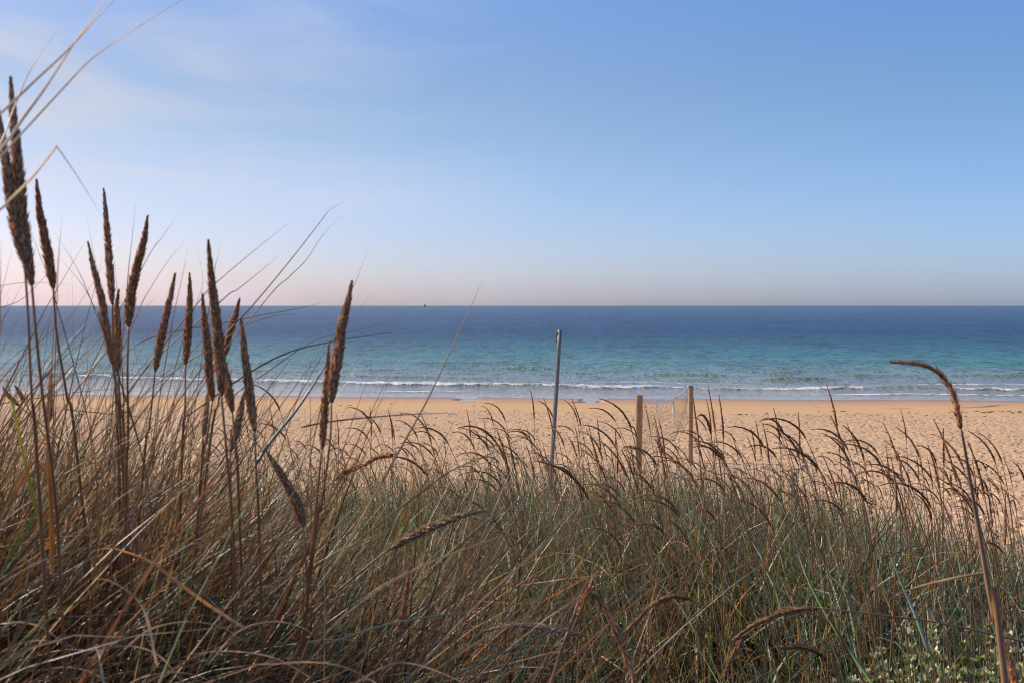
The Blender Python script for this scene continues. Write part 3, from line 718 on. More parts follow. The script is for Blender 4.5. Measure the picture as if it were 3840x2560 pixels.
# near tussock on the left
def tussock(name, n_, cx, cy, sx, sy, lmin, lmax, dmean, dsd, t0m, t0s, bm, bs, wts, label, seed, wid=(.004, .009), K=10, wob=.05, per=30, kink=.10, ymin=1.0):
    rg = np.random.default_rng(seed); nt_ = max(2, n_ // per)
    tx, ty = rg.normal(cx, sx, nt_), rg.normal(cy, sy, nt_); ty = np.maximum(ty, ymin)
    ti = rg.integers(0, nt_, n_); bx_, by = tx[ti] + rg.normal(0, .06, n_), ty[ti] + rg.normal(0, .06, n_)
    B = np.stack([bx_, by, ground_z(bx_, by) - .01], -1)
    td = rg.normal(0, .25, nt_)
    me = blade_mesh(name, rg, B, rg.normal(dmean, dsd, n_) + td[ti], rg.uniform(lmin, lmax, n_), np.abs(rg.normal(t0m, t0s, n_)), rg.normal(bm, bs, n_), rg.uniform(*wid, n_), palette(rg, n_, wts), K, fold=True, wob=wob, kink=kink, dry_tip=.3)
    o = link(name, me, M_BLADE); tag(o, label, 'grass', None, 'stuff'); return o
tussock('marram_grass', 6000, -2.25, 2.4, .40, .75, .85, 1.2, .1, .9, .16, .14, .60, .40, dict(straw=26, dead=20, russet=34, brown=16, green=8), 'marram grass carrying on beyond the left edge of the view', 50, wid=(.006, .011), K=7, ymin=1.3)
WT = dict(straw=26, dead=16, russet=34, brown=16, green=8, bluegreen=6, orange=4, pale=5, yellow=.5)
tussock('marram_grass', 5000, -1.12, 2.05, .45, .6, .75, 1.22, .1, .9, .14, .14, .60, .40, WT, 'tall brown and green marram grass crowding the left of the view', 51)
tussock('marram_grass', 4400, -1.05, 2.1, .25, .42, .65, 1.02, 0.0, .55, .42, .26, .85, .40, dict(straw=36, dead=18, bluegreen=14, greygreen=6, green=6, russet=20, pale=10, orange=1), 'wind combed marram grass leaning right from the left tussock', 52)
tussock('marram_grass', 4200, -.80, 1.65, .42, .32, .35, .8, -.2, 1.4, .55, .35, 1.2, .6, dict(pale=6, straw=14, dead=40, russet=20, brown=30), 'drooping dead leaves curling in the shade of the left tussock', 53, (.003, .007), kink=.3)  # dead and brown weighted heavily: shade of the lower left put into leaf colour
tussock('marram_grass', 2200, -.68, 2.4, .26, .35, .3, .6, 0.2, .8, .85, .3, .5, .4, dict(straw=26, dead=22, bluegreen=22, greygreen=12, russet=12, pale=6), 'low flattened grass in front between the tussock and the green field', 54, (.0025, .005))

# ------------------------------------------------------------------ seed stalks
def spikelets(g, P, rprof, n_, ln, wd, out, colA, colB, rg, spiral=True):
    """short pointed spikelets lying along curve P, standing off by angle out"""
    T, N, B = frames(P); K = len(P) - 1
    seg = np.linalg.norm(np.diff(P, axis=0), axis=1); cs = np.concatenate([[0], np.cumsum(seg)]); cs /= cs[-1]
    t = (np.arange(n_) + rg.random(n_)) / n_ * .985
    ip = lambda A: np.stack([np.interp(t, cs, A[:, k]) for k in range(3)], -1)
    c, Tt, Nn, Bb = ip(P), ip(T), ip(N), ip(B)
    a = rg.uniform(0, 2 * math.pi, n_) if spiral else (np.arange(n_) % 2) * math.pi + rg.normal(0, .5, n_)
    rad_d = np.cos(a)[:, None] * Nn + np.sin(a)[:, None] * Bb
    rr_ = np.interp(t, np.linspace(0, 1, len(rprof)), rprof)
    b = c + rad_d * rr_[:, None] * rg.uniform(.25, .8, n_)[:, None]
    oa = np.abs(rg.normal(out, out * .35, n_)) * np.clip(1.15 - t * .5, .4, 1.2)
    dr = Tt * np.cos(oa)[:, None] + rad_d * np.sin(oa)[:, None]; dr /= np.linalg.norm(dr, axis=1)[:, None]
    s1 = np.cross(dr, rad_d); s1 /= np.linalg.norm(s1, axis=1)[:, None] + 1e-9; s2 = np.cross(dr, s1)
    L_ = ln * rg.uniform(.7, 1.2, n_) * np.clip(rr_ / rprof.max() + .35, .5, 1.1); w = wd * rg.uniform(.7, 1.2, n_)
    q = b + dr * (L_ * .38)[:, None]; e = b + dr * L_[:, None] + rad_d * (L_ * .06)[:, None]
    hw, ht = (w * .5)[:, None], (w * .3)[:, None]
    V = np.stack([b, q + s1 * hw, q + s2 * ht, q - s1 * hw, q - s2 * ht, e], 1)
    m_ = (np.arange(n_) * 6)[:, None, None]
    Q = np.array([[0, 1, 5, 4], [0, 2, 5, 1], [0, 3, 5, 2], [0, 4, 5, 3]])[None] + m_
    f = rg.random((n_, 1)); col = np.array(colA) * (1 - f) + np.array(colB) * f
    C = np.repeat(col[:, None], 6, 1); C[:, 5] *= 1.5
    g.add(V.reshape(-1, 3), Q.reshape(-1, 4), C.reshape(-1, 3))

EAR_A, EAR_B = (.44, .27, .15), (.86, .58, .35)
STEM_C = (.30, .155, .08)
def near_stalk(pts, d, w, label, stem=None, kind='marram', dtip=None, group=None, n_=None, colA=EAR_A, colB=EAR_B, foot=None, fuzz=.22):
    """pts: photograph pixels of the seed head from tip to foot; d distance at the foot, dtip at the tip; w width in pixels"""
    rg = np.random.default_rng(int(pts[0][0] * 7 + pts[0][1]) % 99991)
    dtip = dtip if dtip is not None else d + rg.uniform(-.05, .05)
    k = len(pts)
    P3 = [at(px, py, dtip + (d - dtip) * i / (k - 1)) for i, (px, py) in enumerate(pts)]
    P = catmull(P3, 28)[::-1]                       # foot -> tip
    rmax = w / FPX * d * .5
    tt = np.linspace(0, 1, 29)
    if kind == 'marram': rp = rmax * np.clip(np.sin(math.pi * np.clip(tt, 0.02, 1) ** .62) ** .62, .12, 1) * (1 - .25 * tt)
    else: rp = rmax * np.clip(np.minimum(1, (tt + .03) * 9) * (1.0 - tt ** 2.2 * .75), .15, 1)
    # stem below the head
    T0 = (P[0] - P[1]); T0 /= np.linalg.norm(T0)
    if stem:
        S3 = [P[0]] + [np.array(at(px, py, dd)) for px, py, dd in stem]
        last = S3[-1]; gz = float(ground_z(last[0], last[1]))
        if last[2] > gz + .05:
            dv = S3[-1] - S3[-2]; dv = dv / np.linalg.norm(dv); h = last[2] - gz
            if dv[2] > -.3: dv = np.array([dv[0], dv[1], -.6]); 
            kx = h / -dv[2]; f_ = last + dv * kx * np.array([.7, .7, 1]); f_[2] = float(ground_z(f_[0], f_[1])) - .01; S3.append(f_)
    else:
        h = P[0][2] - float(ground_z(P[0][0], P[0][1]))
        f_ = P[0] + np.array([T0[0] * h * .55 if foot is None else foot, rg.uniform(0, .15), 0]); f_[2] = float(ground_z(f_[0], f_[1])) - .01
        m1 = P[0] + T0 * h * .35; m2 = f_ + np.array([(P[0][0] - f_[0]) * .12, 0, h * .35]); S3 = [P[0], m1, m2, f_]
    SP = catmull(S3, 30)[::-1]
    root = SP[0].copy()
    o = empty('grass_stalk', root); tag(o, label, 'grass stalk', group)
    g = Geo(); srad = np.linspace(.0023, .0014, len(SP)) * (1.0 if d > 1.2 else .9)
    if kind == 'sheath': srad = np.interp(np.linspace(0, 1, len(SP)), [0, .35, .6, 1], [.0046, .0052, .0034, .0019])
    cst = np.array(STEM_C)[None] * (np.linspace(.9, 1.2, len(SP)))[:, None]
    if kind == 'sheath': cst = np.array((.21, .095, .032))[None] * (np.linspace(1.1, .55, len(SP)))[:, None]
    tube(g, SP - root, srad, cst, 6, .8 if kind != 'sheath' else .55)
    link('stem', g.mesh('stem'), M_STEM, o)
    g = Geo(); rcore = np.interp(np.linspace(0, 1, len(P)), tt, rp) * .8
    tube(g, P - root, rcore, np.array(colA) * .7, 6)
    L_ = np.linalg.norm(np.diff(P, axis=0), axis=1).sum()
    if kind == 'marram':
        spikelets(g, P - root, rp, n_ or int(1500 * L_ / .2), .0090, .0019, fuzz, colA, colB, rg)
    else:
        spikelets(g, P - root, rp, n_ or int(230 * L_ / .2), .0165, .0036, fuzz * 1.1, colA, colB, rg, spiral=False)
        spikelets(g, P - root, rp, int(60 * L_ / .2), .024, .0012, fuzz * 1.5, colA, colB, rg)
    link('seed_head', g.mesh('seed_head'), M_EAR, o)
    return o

NS = near_stalk
NS([(39, 288), (50, 440), (66, 620), (78, 800), (98, 940), (119, 1068)], 1.03, 60, 'biggest blurred brown seed head, rising highest at the left edge', stem=[(135, 1250, 1.04), (162, 1500, 1.08), (205, 1850, 1.15), (230, 2250, 1.2)])
NS([(-8, 400), (18, 580), (42, 740), (68, 880), (92, 985)], 1.0, 50, 'large seed head cut by the left edge, crossing the biggest one', stem=[(105, 1180, 1.02), (120, 1500, 1.05), (150, 1900, 1.1)])
NS([(137, 674), (150, 800), (170, 900), (188, 1000), (200, 1080)], 1.35, 40, 'slim dark seed head just right of the biggest one, clear of the sea', stem=[(212, 1250, 1.36), (250, 1480, 1.4), (300, 1800, 1.5)])
NS([(389, 707), (399, 830), (408, 950), (416, 1060), (421, 1142)], 1.5, 30, 'tall narrow upright seed head standing above its two neighbours', stem=[(425, 1300, 1.5), (440, 1600, 1.55), (450, 1950, 1.6)])
NS([(554, 809), (540, 900), (512, 1010), (492, 1110), (482, 1225)], 1.4, 42, 'plump seed head leaning right with its foot on the horizon', stem=[(478, 1400, 1.4), (480, 1650, 1.45), (470, 1950, 1.5)])
NS([(330, 908), (352, 1010), (378, 1110), (400, 1240), (421, 1364)], 1.45, 33, 'long seed head leaning left, its foot joining a short one over the sea', stem=[(440, 1500, 1.45), (460, 1750, 1.5)])
NS([(445, 1090), (437, 1160), (442, 1240), (438, 1320), (442, 1390)], 1.5, 32, 'short knobbly seed head over the sea against the long left leaning one', stem=[(455, 1550, 1.5), (475, 1800, 1.55)])
NS([(657, 1026), (640, 1110), (620, 1200), (598, 1300), (582, 1390)], 1.5, 34, 'seed head slanting down left across the horizon, beside the small upright one', stem=[(560, 1600, 1.55), (530, 1850, 1.6)])
NS([(711, 1026), (712, 1110), (708, 1200), (702, 1290), (695, 1364)], 1.6, 33, 'small upright seed head crossing the horizon', stem=[(693, 1550, 1.6), (680, 1800, 1.7)])
NS([(781, 899), (787, 980), (797, 1080), (812, 1200), (822, 1320), (830, 1480)], 1.25, 46, 'tallest seed head of the crowded middle bunch, thin tip over the horizon', stem=[(850, 1700, 1.26), (870, 1950, 1.3), (885, 2300, 1.35)])
NS([(815, 1270), (832, 1340), (848, 1415), (860, 1480), (871, 1543)], 1.3, 38, 'seed head hidden behind the tallest of the middle bunch, lower right', stem=[(885, 1700, 1.3), (900, 2000, 1.4)])
NS([(759, 1103), (766, 1190), (778, 1290), (786, 1400), (797, 1500)], 1.4, 36, 'seed head at the left side of the crowded middle bunch', stem=[(775, 1650, 1.4), (745, 1900, 1.5)])
NS([(898, 1122), (884, 1180), (868, 1230), (855, 1275), (846, 1330)], 1.7, 30, 'short seed head leaning right behind the crowded middle bunch', stem=[(820, 1500, 1.75), (770, 1800, 1.8)])
NS([(902, 1192), (914, 1290), (925, 1385), (940, 1500), (955, 1614)], 1.4, 42, 'seed head leaning left across the surf, right of the middle bunch', stem=[(962, 1800, 1.4), (975, 2100, 1.45)])
NS([(915, 1473), (904, 1530), (893, 1580), (878, 1640), (864, 1692)], 1.4, 38, 'dark seed head low over the sand below the middle bunch', stem=[(865, 1850, 1.42), (870, 2100, 1.5)])
NS([(1320, 1055), (1305, 1130), (1282, 1230), (1265, 1340), (1250, 1430), (1243, 1508)], 1.3, 50, 'thick split seed head standing alone over the sea, right of the bunch', stem=[(1238, 1650, 1.3), (1205, 1900, 1.35), (1165, 2150, 1.4)], n_=1800)
NS([(1233, 1290), (1228, 1380), (1222, 1480), (1215, 1580), (1207, 1682)], 1.45, 32, 'slender seed head touching the left side of the thick split one', stem=[(1190, 1850, 1.46), (1165, 2100, 1.5), (1140, 2350, 1.55)])
NS([(778, 1470), (776, 1520), (768, 1590), (764, 1640)], 2.0, 26, 'small dark seed head on the sand left of the low dark one', stem=[(755, 1750, 2.0)])
NS([(192, 1380), (190, 1450), (186, 1530), (184, 1580)], 1.9, 26, 'short blurred seed head upright before the surf at far left')
NS([(57, 1446), (72, 1468), (92, 1505)], 2.6, 17, 'tiny tilted seed head at the beach edge at far left')
NS([(12, 1452), (35, 1485), (72, 1520)], 2.5, 17, 'second tiny tilted seed head, nearest the left border')
NS([(1000, 1690), (1035, 1745), (1085, 1830), (1118, 1900), (1138, 1972)], 1.5, 50, 'dark plump seed head bowed left, under the thick split one', stem=[(1146, 2080, 1.5), (1150, 2250, 1.52), (1145, 2450, 1.55)])
NS([(1484, 1697), (1420, 1714), (1360, 1740), (1305, 1765), (1255, 1800)], 1.9, 24, 'thin seed head pointing right over the sand edge', stem=[(1180, 1870, 1.9), (1080, 1990, 1.9), (980, 2140, 1.9)], kind='lyme')
NS([(1828, 1910), (1740, 1930), (1640, 1965), (1545, 2010), (1462, 2056)], 1.5, 38, 'sunlit seed head lying nearly flat with a dark lower half', stem=[(1380, 2120, 1.5), (1250, 2230, 1.5), (1080, 2400, 1.5)], colA=(.42, .29, .18), colB=(.88, .70, .48))
NS([(1534, 2148), (1524, 2210), (1512, 2290), (1498, 2350), (1484, 2395)], 1.7, 28, 'short dark upright seed head near the bottom, left of centre')
NS([(1815, 2366), (1900, 2346), (1990, 2344), (2080, 2358), (2200, 2382)], 1.9, 26, 'pale seed head lying level near the bottom centre', stem=[(2290, 2400, 1.9), (2400, 2440, 1.95), (2480, 2560, 2.0)], kind='lyme', colA=(.42, .30, .22), colB=(.88, .72, .56))
NS([(2392, 2640), (2370, 2520), (2335, 2420), (2285, 2310), (2228, 2226)], 1.5, 34, 'seed head hanging down from a snapped stem at the bottom centre', stem=[(2205, 2222, 1.5), (2180, 2280, 1.5), (2130, 2400, 1.5), (2060, 2570, 1.5)], kind='lyme')
NS([(2215, 2190), (2200, 2230), (2180, 2270), (2160, 2310)], 1.53, 18, 'small seed head beside the snapped stem at the bottom centre', stem=[(2140, 2360, 1.52), (2100, 2460, 1.5)], kind='lyme')
NS([(3349, 1357), (3400, 1360), (3455, 1367), (3510, 1392), (3548, 1430), (3575, 1480), (3592, 1545), (3606, 1612)], 1.55, 14, 'tall thick stalk curving over the sea at right with a bowed seed head', stem=[(3620, 1690, 1.54), (3640, 1811, 1.52), (3671, 1990, 1.48), (3706, 2194, 1.42), (3737, 2347, 1.38), (3770, 2570, 1.3)], kind='sheath', n_=210)
NS([(3755, 2385), (3775, 2450), (3795, 2510), (3815, 2600)], 1.35, 32, 'seed head rising from the bottom right corner beside the thick stalk', kind='lyme')
NS([(2750, 2396), (2820, 2345), (2895, 2311), (2990, 2283), (3074, 2278)], 1.8, 19, 'seed head arching left on a stem that runs in level from the right', stem=[(3201, 2293, 1.8), (3354, 2311, 1.82), (3507, 2331, 1.85), (3700, 2372, 1.9), (3900, 2430, 1.95), (4040, 2560, 2.0)], kind='lyme', colB=(.34, .22, .12))
NS([(2714, 2530), (2735, 2480), (2757, 2438), (2780, 2400), (2806, 2372)], 1.85, 20, 'seed head drooping below the arching one', stem=[(2880, 2320, 1.86), (2990, 2290, 1.87), (3100, 2330, 1.9), (3180, 2440, 1.95)], kind='lyme', colB=(.34, .22, .12))
NS([(2934, 2428), (2980, 2424), (3038, 2433), (3075, 2452), (3098, 2480)], 1.9, 19, 'small seed head bowed left at the bottom right', stem=[(3130, 2530, 1.9), (3150, 2590, 1.9)], kind='lyme', colB=(.34, .22, .12))
NS([(2346, 2365), (2395, 2315), (2440, 2272), (2490, 2244), (2545, 2235), (2598, 2250)], 2.0, 18, 'seed head arched like a hoop over the grass, lower centre right', stem=[(2660, 2320, 2.0), (2760, 2440, 2.0), (2830, 2560, 2.0)], kind='lyme', colB=(.36, .25, .15))

# the field stalks: a set of different ones, then copies
def field_variant(k, rg):
    H = rg.uniform(.86, 1.06); L_ = rg.uniform(.15, .215); K = 16
    up = k % 4 == 3
    b0 = rg.uniform(-.02, .16); b1 = rg.uniform(.05, .3) if up else rg.uniform(.8, 1.95)
    s = np.linspace(0, 1, 15); tot = H
    tiltS = b0 + (b1 * .28) * s ** 2.2
    def integ(tl_, Lt, p0, az):
        P = [p0]
        for i in range(len(tl_) - 1):
            t_ = (tl_[i] + tl_[i + 1]) / 2; P.append(P[-1] + Lt / (len(tl_) - 1) * np.array([-math.sin(t_) * math.cos(az), math.sin(t_) * math.sin(az), math.cos(t_)]))
        return np.array(P)
    az = rg.normal(0, .35)
    SP = integ(tiltS, tot, np.zeros(3), az)
    tiltE = tiltS[-1] + (b1 * .95) * np.linspace(0, 1, K + 1) ** 1.1
    EP = integ(tiltE, L_, SP[-1], az)
    g = Geo(); tube(g, SP, np.linspace(.0032, .0016, 15), np.array((.30, .16, .07))[None] * np.linspace(1.2, .7, 15)[:, None], 4, .9)
    ms = g.mesh('field_stem'); ms.materials.append(M_STEM)
    g = Geo(); tt = np.linspace(0, 1, K + 1); rp = rg.uniform(.0045, .0064) * np.clip(np.minimum(1, (tt + .05) * 6) * (1 - tt ** 1.8 * .85), .12, 1)
    tube(g, EP, rp * .75, (.28, .17, .095), 4)
    spikelets(g, EP, rp, 120, .0125, .0034, .2, (.38, .21, .11), (.82, .50, .28), rg, spiral=False)
    me = g.mesh('field_head'); me.materials.append(M_EAR)
    return ms, me, up, EP[-1][2]
vr = np.random.default_rng(77)
VAR = [field_variant(k, vr) for k in range(28)]
LBL = {(0, 0): 'thin brown seed stalk bowed to the left in the back rank, against the sand',
       (0, 1): 'thin brown seed stalk standing straight in the back rank, against the sand',
       (1, 0): 'brown seed stalk bowed to the left among the green blades of the dune',
       (1, 1): 'brown seed stalk standing straight among the green blades of the dune'}
GRP = {(0, 0): 'bowed stalks against the sand', (0, 1): 'straight stalks against the sand', (1, 0): 'bowed stalks among the green grass', (1, 1): 'straight stalks among the green grass'}
protos = {}
def place_stalk(v, x, y_, rz, sc_, band):
    ms, me, up, _ = VAR[v]
    if v in protos:
        src = protos[v]; o = src.copy(); COL.objects.link(o)
        for ch in src.children:
            c = ch.copy(); COL.objects.link(c); c.parent = o
    else:
        o = empty('field_stalk', (0, 0, 0)); protos[v] = o
        for nm, mesh in (('stem', ms), ('seed_head', me)):
            c = bpy.data.objects.new(nm, mesh); COL.objects.link(c); c.parent = o
    o.location = (x, y_, float(ground_z(x, y_)) - .01); o.rotation_euler = (vr.normal(0, .05), vr.normal(0, .06), rz); o.scale = (sc_, sc_, sc_)
    key = (band, 1 if up else 0); tag(o, LBL[key], 'grass stalk', GRP[key])
cnt = 0
placed = []
while cnt < 298:
    back = cnt < 160
    y_ = vr.uniform(5.0, 7.4) if back else vr.uniform(3.0, 5.0)
    lo_, hi_ = (-.30 * y_, .50 * y_) if back else (-.02 * y_, .50 * y_)
    x = lo_ + (hi_ - lo_) * ((cnt * .61803399 + vr.uniform(-.02, .02)) % 1.0)
    if any((x - a) ** 2 + (y_ - b) ** 2 < .05 ** 2 for a, b in placed): continue
    placed.append((x, y_))
    v = int(vr.integers(0, 28))
    place_stalk(v, x, y_, vr.normal(0, .45), vr.uniform(.74, 1.08) if back else vr.uniform(.80, 1.02), 0 if back else 1)
    cnt += 1

# the smallest, farthest stalks at the foot of the dune, past counting: one mass
fr = np.random.default_rng(123)
def vdata(me):
    n_ = len(me.vertices); V = np.empty(n_ * 3, np.float32); me.vertices.foreach_get('co', V)
    L_ = np.empty(len(me.loops), np.int32); me.loops.foreach_get('vertex_index', L_)
    C = np.empty(n_ * 4, np.float32); me.attributes['col'].data.foreach_get('color', C)
    return V.reshape(-1, 3).astype(float), L_.reshape(-1, 4), C.reshape(-1, 4)[:, :3]
gs_, gh_ = Geo(), Geo(); vd = [(vdata(a), vdata(b)) for a, b, _, _ in VAR]
for k in range(230):
    y_ = fr.uniform(5.6, 8.6); x = y_ * (-.42 + .92 * ((k * .61803399) % 1.0)); rz = fr.normal(0, .5); q = fr.uniform(.62, .98); c_, s_ = math.cos(rz), math.sin(rz)
    Mz = np.array([[c_, -s_, 0], [s_, c_, 0], [0, 0, 1]]) * q; o_ = np.array([x, y_, float(ground_z(x, y_)) - .01])
    for g_, (V, Q, C) in zip((gs_, gh_), vd[int(fr.integers(0, 28))]): g_.add(V @ Mz.T + o_, Q, C)
fs = link('distant_stalks', gs_.mesh('distant_stalks'), M_STEM); tag(fs, 'mass of small brown seed stalks at the far foot of the dune', 'grass', None, 'stuff')
link('seed_heads', gh_.mesh('seed_heads'), M_EAR, fs)['kind'] = 'stuff'

# ------------------------------------------------------------------ single long leaves that stand out
def leaf(pts, d0, d1, w, label, col='pale', group=None, mat=None, taper=True, kinkless=True, name='marram_strand', rootw=.8):
    k = len(pts); P3 = [at(px, py, d0 + (d1 - d0) * i / max(1, k - 1)) for i, (px, py) in enumerate(pts)]
    P = catmull(P3, 8 * (k - 1) if kinkless else 8 * (k - 1)); root = P[0].copy()
    t = np.linspace(0, 1, len(P)); wr2 = w / FPX * d0 * .5
    r = wr2 * (np.clip(1.03 - t ** 1.7, .06, 1) if taper else 1) * (rootw + (1 - rootw) * np.minimum(1, t * 3))
    g = Geo(); c = np.array(PAL[col] if isinstance(col, str) else col)
    tube(g, P - root, r, c[None] * (1 + .25 * np.sin(t * 9 + pts[0][0]))[:, None], 6, .45)
    me = g.mesh(name); o = link(name, me, mat or M_STRAW); o.location = root
    return tag(o, label, 'grass blade', group)
def leaf_to_ground(pts, d0, d1, *a, **k):
    p0 = at(*pts[0], d0); gz = float(ground_z(p0.x, p0.y))
    return leaf(pts, d0, d1, *a, **k)

leaf([(-420, 760), (-200, 600), (0, 428), (130, 305), (253, 190), (350, 84), (440, -10), (520, -110)], .75, .95, 13, 'pale blurred blade crossing the top left corner, highest of the three long ones', (.72, .64, .52))
leaf([(-420, 900), (-200, 740), (0, 560), (90, 440), (170, 330), (245, 215), (320, 100), (400, -10), (470, -120)], .78, .95, 15, 'blurred pale blade crossing under the highest one at top left', (.80, .74, .64))
leaf([(-300, 830), (-120, 690), (0, 590), (77, 505), (232, 337), (340, 225), (449, 147), (560, 75), (690, -4), (760, -45)], .78, 1.0, 11, 'long blurred blade reaching farthest right of those at top left', (.74, .66, .55))
leaf([(-100, 660), (0, 540), (56, 337 + 60), (100, 290), (160, 190), (228, 100)], .85, 1.0, 8, 'short thin blade tip left of the crossing blades at top left', (.72, .66, .56))
leaf([(-260, 960), (-120, 860), (0, 786), (42, 744), (126, 660), (205, 560), (214, 553), (262, 620), (330, 725), (382, 815)], .85, .95, 13, 'pale blade bent sharply into a peak against the sky', (.76, .70, .58), taper=True)
leaf([(912, 2351), (765, 2255), (638, 2160), (580, 2115), (510, 2080), (408, 2054), (320, 2073)], 1.35, 1.2, 16, 'bright straw blade arching over the dark lower left, longest there', (.62, .46, .26))
leaf([(560, 2120), (600, 2089), (733, 2038), (893, 2014), (1020, 2016), (1212, 2038), (1403, 2070)], 1.4, 1.5, 11, 'straw blade arching level to the right above the bright arched one', (.46, .36, .22))
leaf([(590, 2500), (580, 2453), (548, 2306), (497, 2230), (408, 2175), (344, 2169)], 1.15, 1.1, 13, 'white lit blade curling left below the bright straw arch', (.66, .60, .50))
leaf([(-60, 2240), (0, 2198), (128, 2115), (210, 2096), (281, 2147)], 1.1, 1.1, 12, 'grey curled blade arching in from the left border', (.36, .32, .27))
leaf([(392, 2600), (389, 2560), (376, 2478), (366, 2440), (351, 2421)], 1.05, 1.1, 13, 'short pale blade rising from the bottom border at left', (.60, .52, .42))
leaf([(330, 2600), (366, 2500), (392, 2430), (445, 2400)], 1.05, 1.1, 10, 'short kinked pale blade leaning right at the bottom left', (.50, .44, .34))
leaf([(1100, 2350), (1250, 2120), (1388, 1886), (1500, 1683), (1602, 1499), (1689, 1315), (1765, 1152), (1811, 1050)], 1.5, 1.7, 12, 'long straight pale blade slanting up across beach and sea to the sky', (.50, .42, .28))
leaf([(1380, 2720), (1519, 2560), (1640, 2425), (1759, 2296), (1950, 2120), (2137, 1954), (2290, 1815), (2400, 1700)], 1.4, 1.7, 13, 'long pale blade slanting up right through the middle of the grass', (.46, .37, .25))
leaf([(1180, 2420), (1300, 2300), (1504, 2158), (1759, 2051), (1963, 1990), (2126, 1956), (2330, 1896)], 1.4, 1.7, 13, 'long pale blade running level right, crossing the slanting middle one', (.50, .40, .26))
leaf([(1200, 2190), (1300, 2066), (1453, 1939), (1600, 1830), (1698, 1760), (1880, 1680), (2040, 1590)], 1.5, 1.8, 12, 'olive straw blade slanting from the tussock over the back rank', (.33, .28, .14))
leaf([(1130, 1600), (1234, 1580), (1391, 1563), (1582, 1550), (1735, 1548)], 1.5, 1.6, 8, 'thin brown stem lying level across the sand', (.24, .14, .08))
leaf([(960, 1740), (1020, 1650), (1116, 1530), (1212, 1383), (1262, 1290)], 1.4, 1.5, 15, 'broad green blade leaning right behind the thick split seed head', 'bluegreen', mat=M_BLADE)
leaf([(700, 1560), (925, 1403), (1084, 1320), (1244, 1281), (1403, 1256), (1493, 1243)], 1.5, 1.6, 8, 'green blade bending level to the right over the sea', 'bluegreen', mat=M_BLADE)
leaf([(20, 1390), (45, 1500), (75, 1640), (110, 1800), (160, 2000)][::-1], 1.25, 1.2, 15, 'yellow green blade standing against the surf at the left border', (.58, .52, .06), mat=M_BLADE)
leaf([(196, 2150), (192, 1900), (186, 1800), (180, 1700), (172, 1600)], 1.2, 1.2, 20, 'orange brown sheath glowing on a dark stem at far left', (.55, .22, .03), mat=M_BLADE)
leaf([(3320, 2252), (3420, 2206), (3560, 2170), (3692, 2145)][::-1], 1.45, 1.7, 16, 'dry leaf drooping left from the tall thick stalk', (.50, .38, .28))
leaf([(1640, 2560), (1900, 2440), (2240, 2290), (2480, 2180), (2640, 2080)], 1.5, 2.0, 9, 'thin green blade slanting up right near the bottom centre', 'bluegreen', mat=M_BLADE)
leaf([(1200, 2420), (1450, 2340), (1700, 2302), (1900, 2310), (2080, 2370)], 1.5, 1.7, 9, 'grey green blade arched low over the bottom centre', 'greygreen', mat=M_BLADE)
leaf([(1240, 2620), (1440, 2500), (1560, 2490), (1720, 2550), (1850, 2620)], 1.3, 1.4, 11, 'glossy pale blade arched at the bottom border', (.60, .48, .36))
leaf([(3270, 2560), (3180, 2430), (3090, 2290), (3020, 2150), (2980, 2030)], 2.0, 2.3, 18, 'broad green leaf slanting left near the bottom right', 'green', mat=M_BLADE)
leaf([(3480, 2440), (3430, 2300), (3370, 2160), (3320, 2030)], 2.2, 2.5, 16, 'blue green leaf left of the silver leaved shrub', 'bluegreen', mat=M_BLADE)

cr_ = np.random.default_rng(90)
for k_, (x_, y_, L0, h_) in enumerate([(60, 2330, 190, 60), (150, 2400, 240, 90), (480, 2420, 210, 90), (700, 2330, 260, 80), (860, 2440, 300, 60), (1020, 2330, 240, 100), (250, 2500, 200, 70), (640, 2520, 220, 60), (1150, 2480, 260, 50)]):
    sg = 1 if k_ % 2 else -1
    leaf([(x_ - sg * L0, y_ + h_ * 1.6), (x_ - sg * L0 * .55, y_ + h_ * .4), (x_, y_), (x_ + sg * L0 * .5, y_ + h_ * .25), (x_ + sg * L0 * .85, y_ + h_)], 1.25, 1.2, 8, 'fine pale dead blade curling low in the shade of the left tussock', (.62, .52, .40), 'curled dead blades in the shade')
THIN = 'thin pale blade reaching from the left tussock up into the sky'
THG = 'thin blades against the sky'
def thin(pts, d=1.6, w=5, col=(.34, .26, .18)):
    x0, y0 = pts[0]; x1, y1 = pts[1]
    s_ = 560 / max(60, math.hypot(x1 - x0, y1 - y0)); pre = (x0 - (x1 - x0) * s_ * .75, y0 - (y1 - y0) * s_)
    far = (pre[0] - (x1 - x0) * .15 * s_, pre[1] + 350)
    leaf([far, pre] + pts, d, d + .1, w, THIN, col, THG)
thin([(823, 1288), (957, 1135), (1084, 982), (1199, 835), (1238, 787), (1301, 749)], 1.5, 7)
thin([(995, 1128), (1084, 1039), (1148, 975), (1212, 880), (1282, 803)], 1.6, 5)
thin([(753, 1122), (829, 1045), (957, 937), (1097, 825)], 1.6, 6)
thin([(823, 1135), (893, 1084), (989, 1007), (1059, 947)], 1.7, 6, (.46, .38, .28))
thin([(1307, 1135), (1333, 1058), (1390, 918)], 1.6, 5)
thin([(478, 1058), (494, 905), (512, 739)], 1.5, 5)
thin([(539, 994), (606, 892), (667, 806)], 1.5, 5)
thin([(510, 1190), (574, 1065), (638, 969), (695, 905)], 1.6, 5)
thin([(638, 1256), (682, 1045), (705, 924)], 1.5, 5)
thin([(383, 1224), (357, 1160), (306, 1065), (217, 962)], 1.4, 6, (.2, .14, .09))
thin([(210, 1250), (220, 982), (233, 809)], 1.5, 6)
thin([(380, 1090), (357, 982), (325, 816)], 1.5, 5)
thin([(344, 1135), (274, 982), (191, 854)], 1.5, 4)
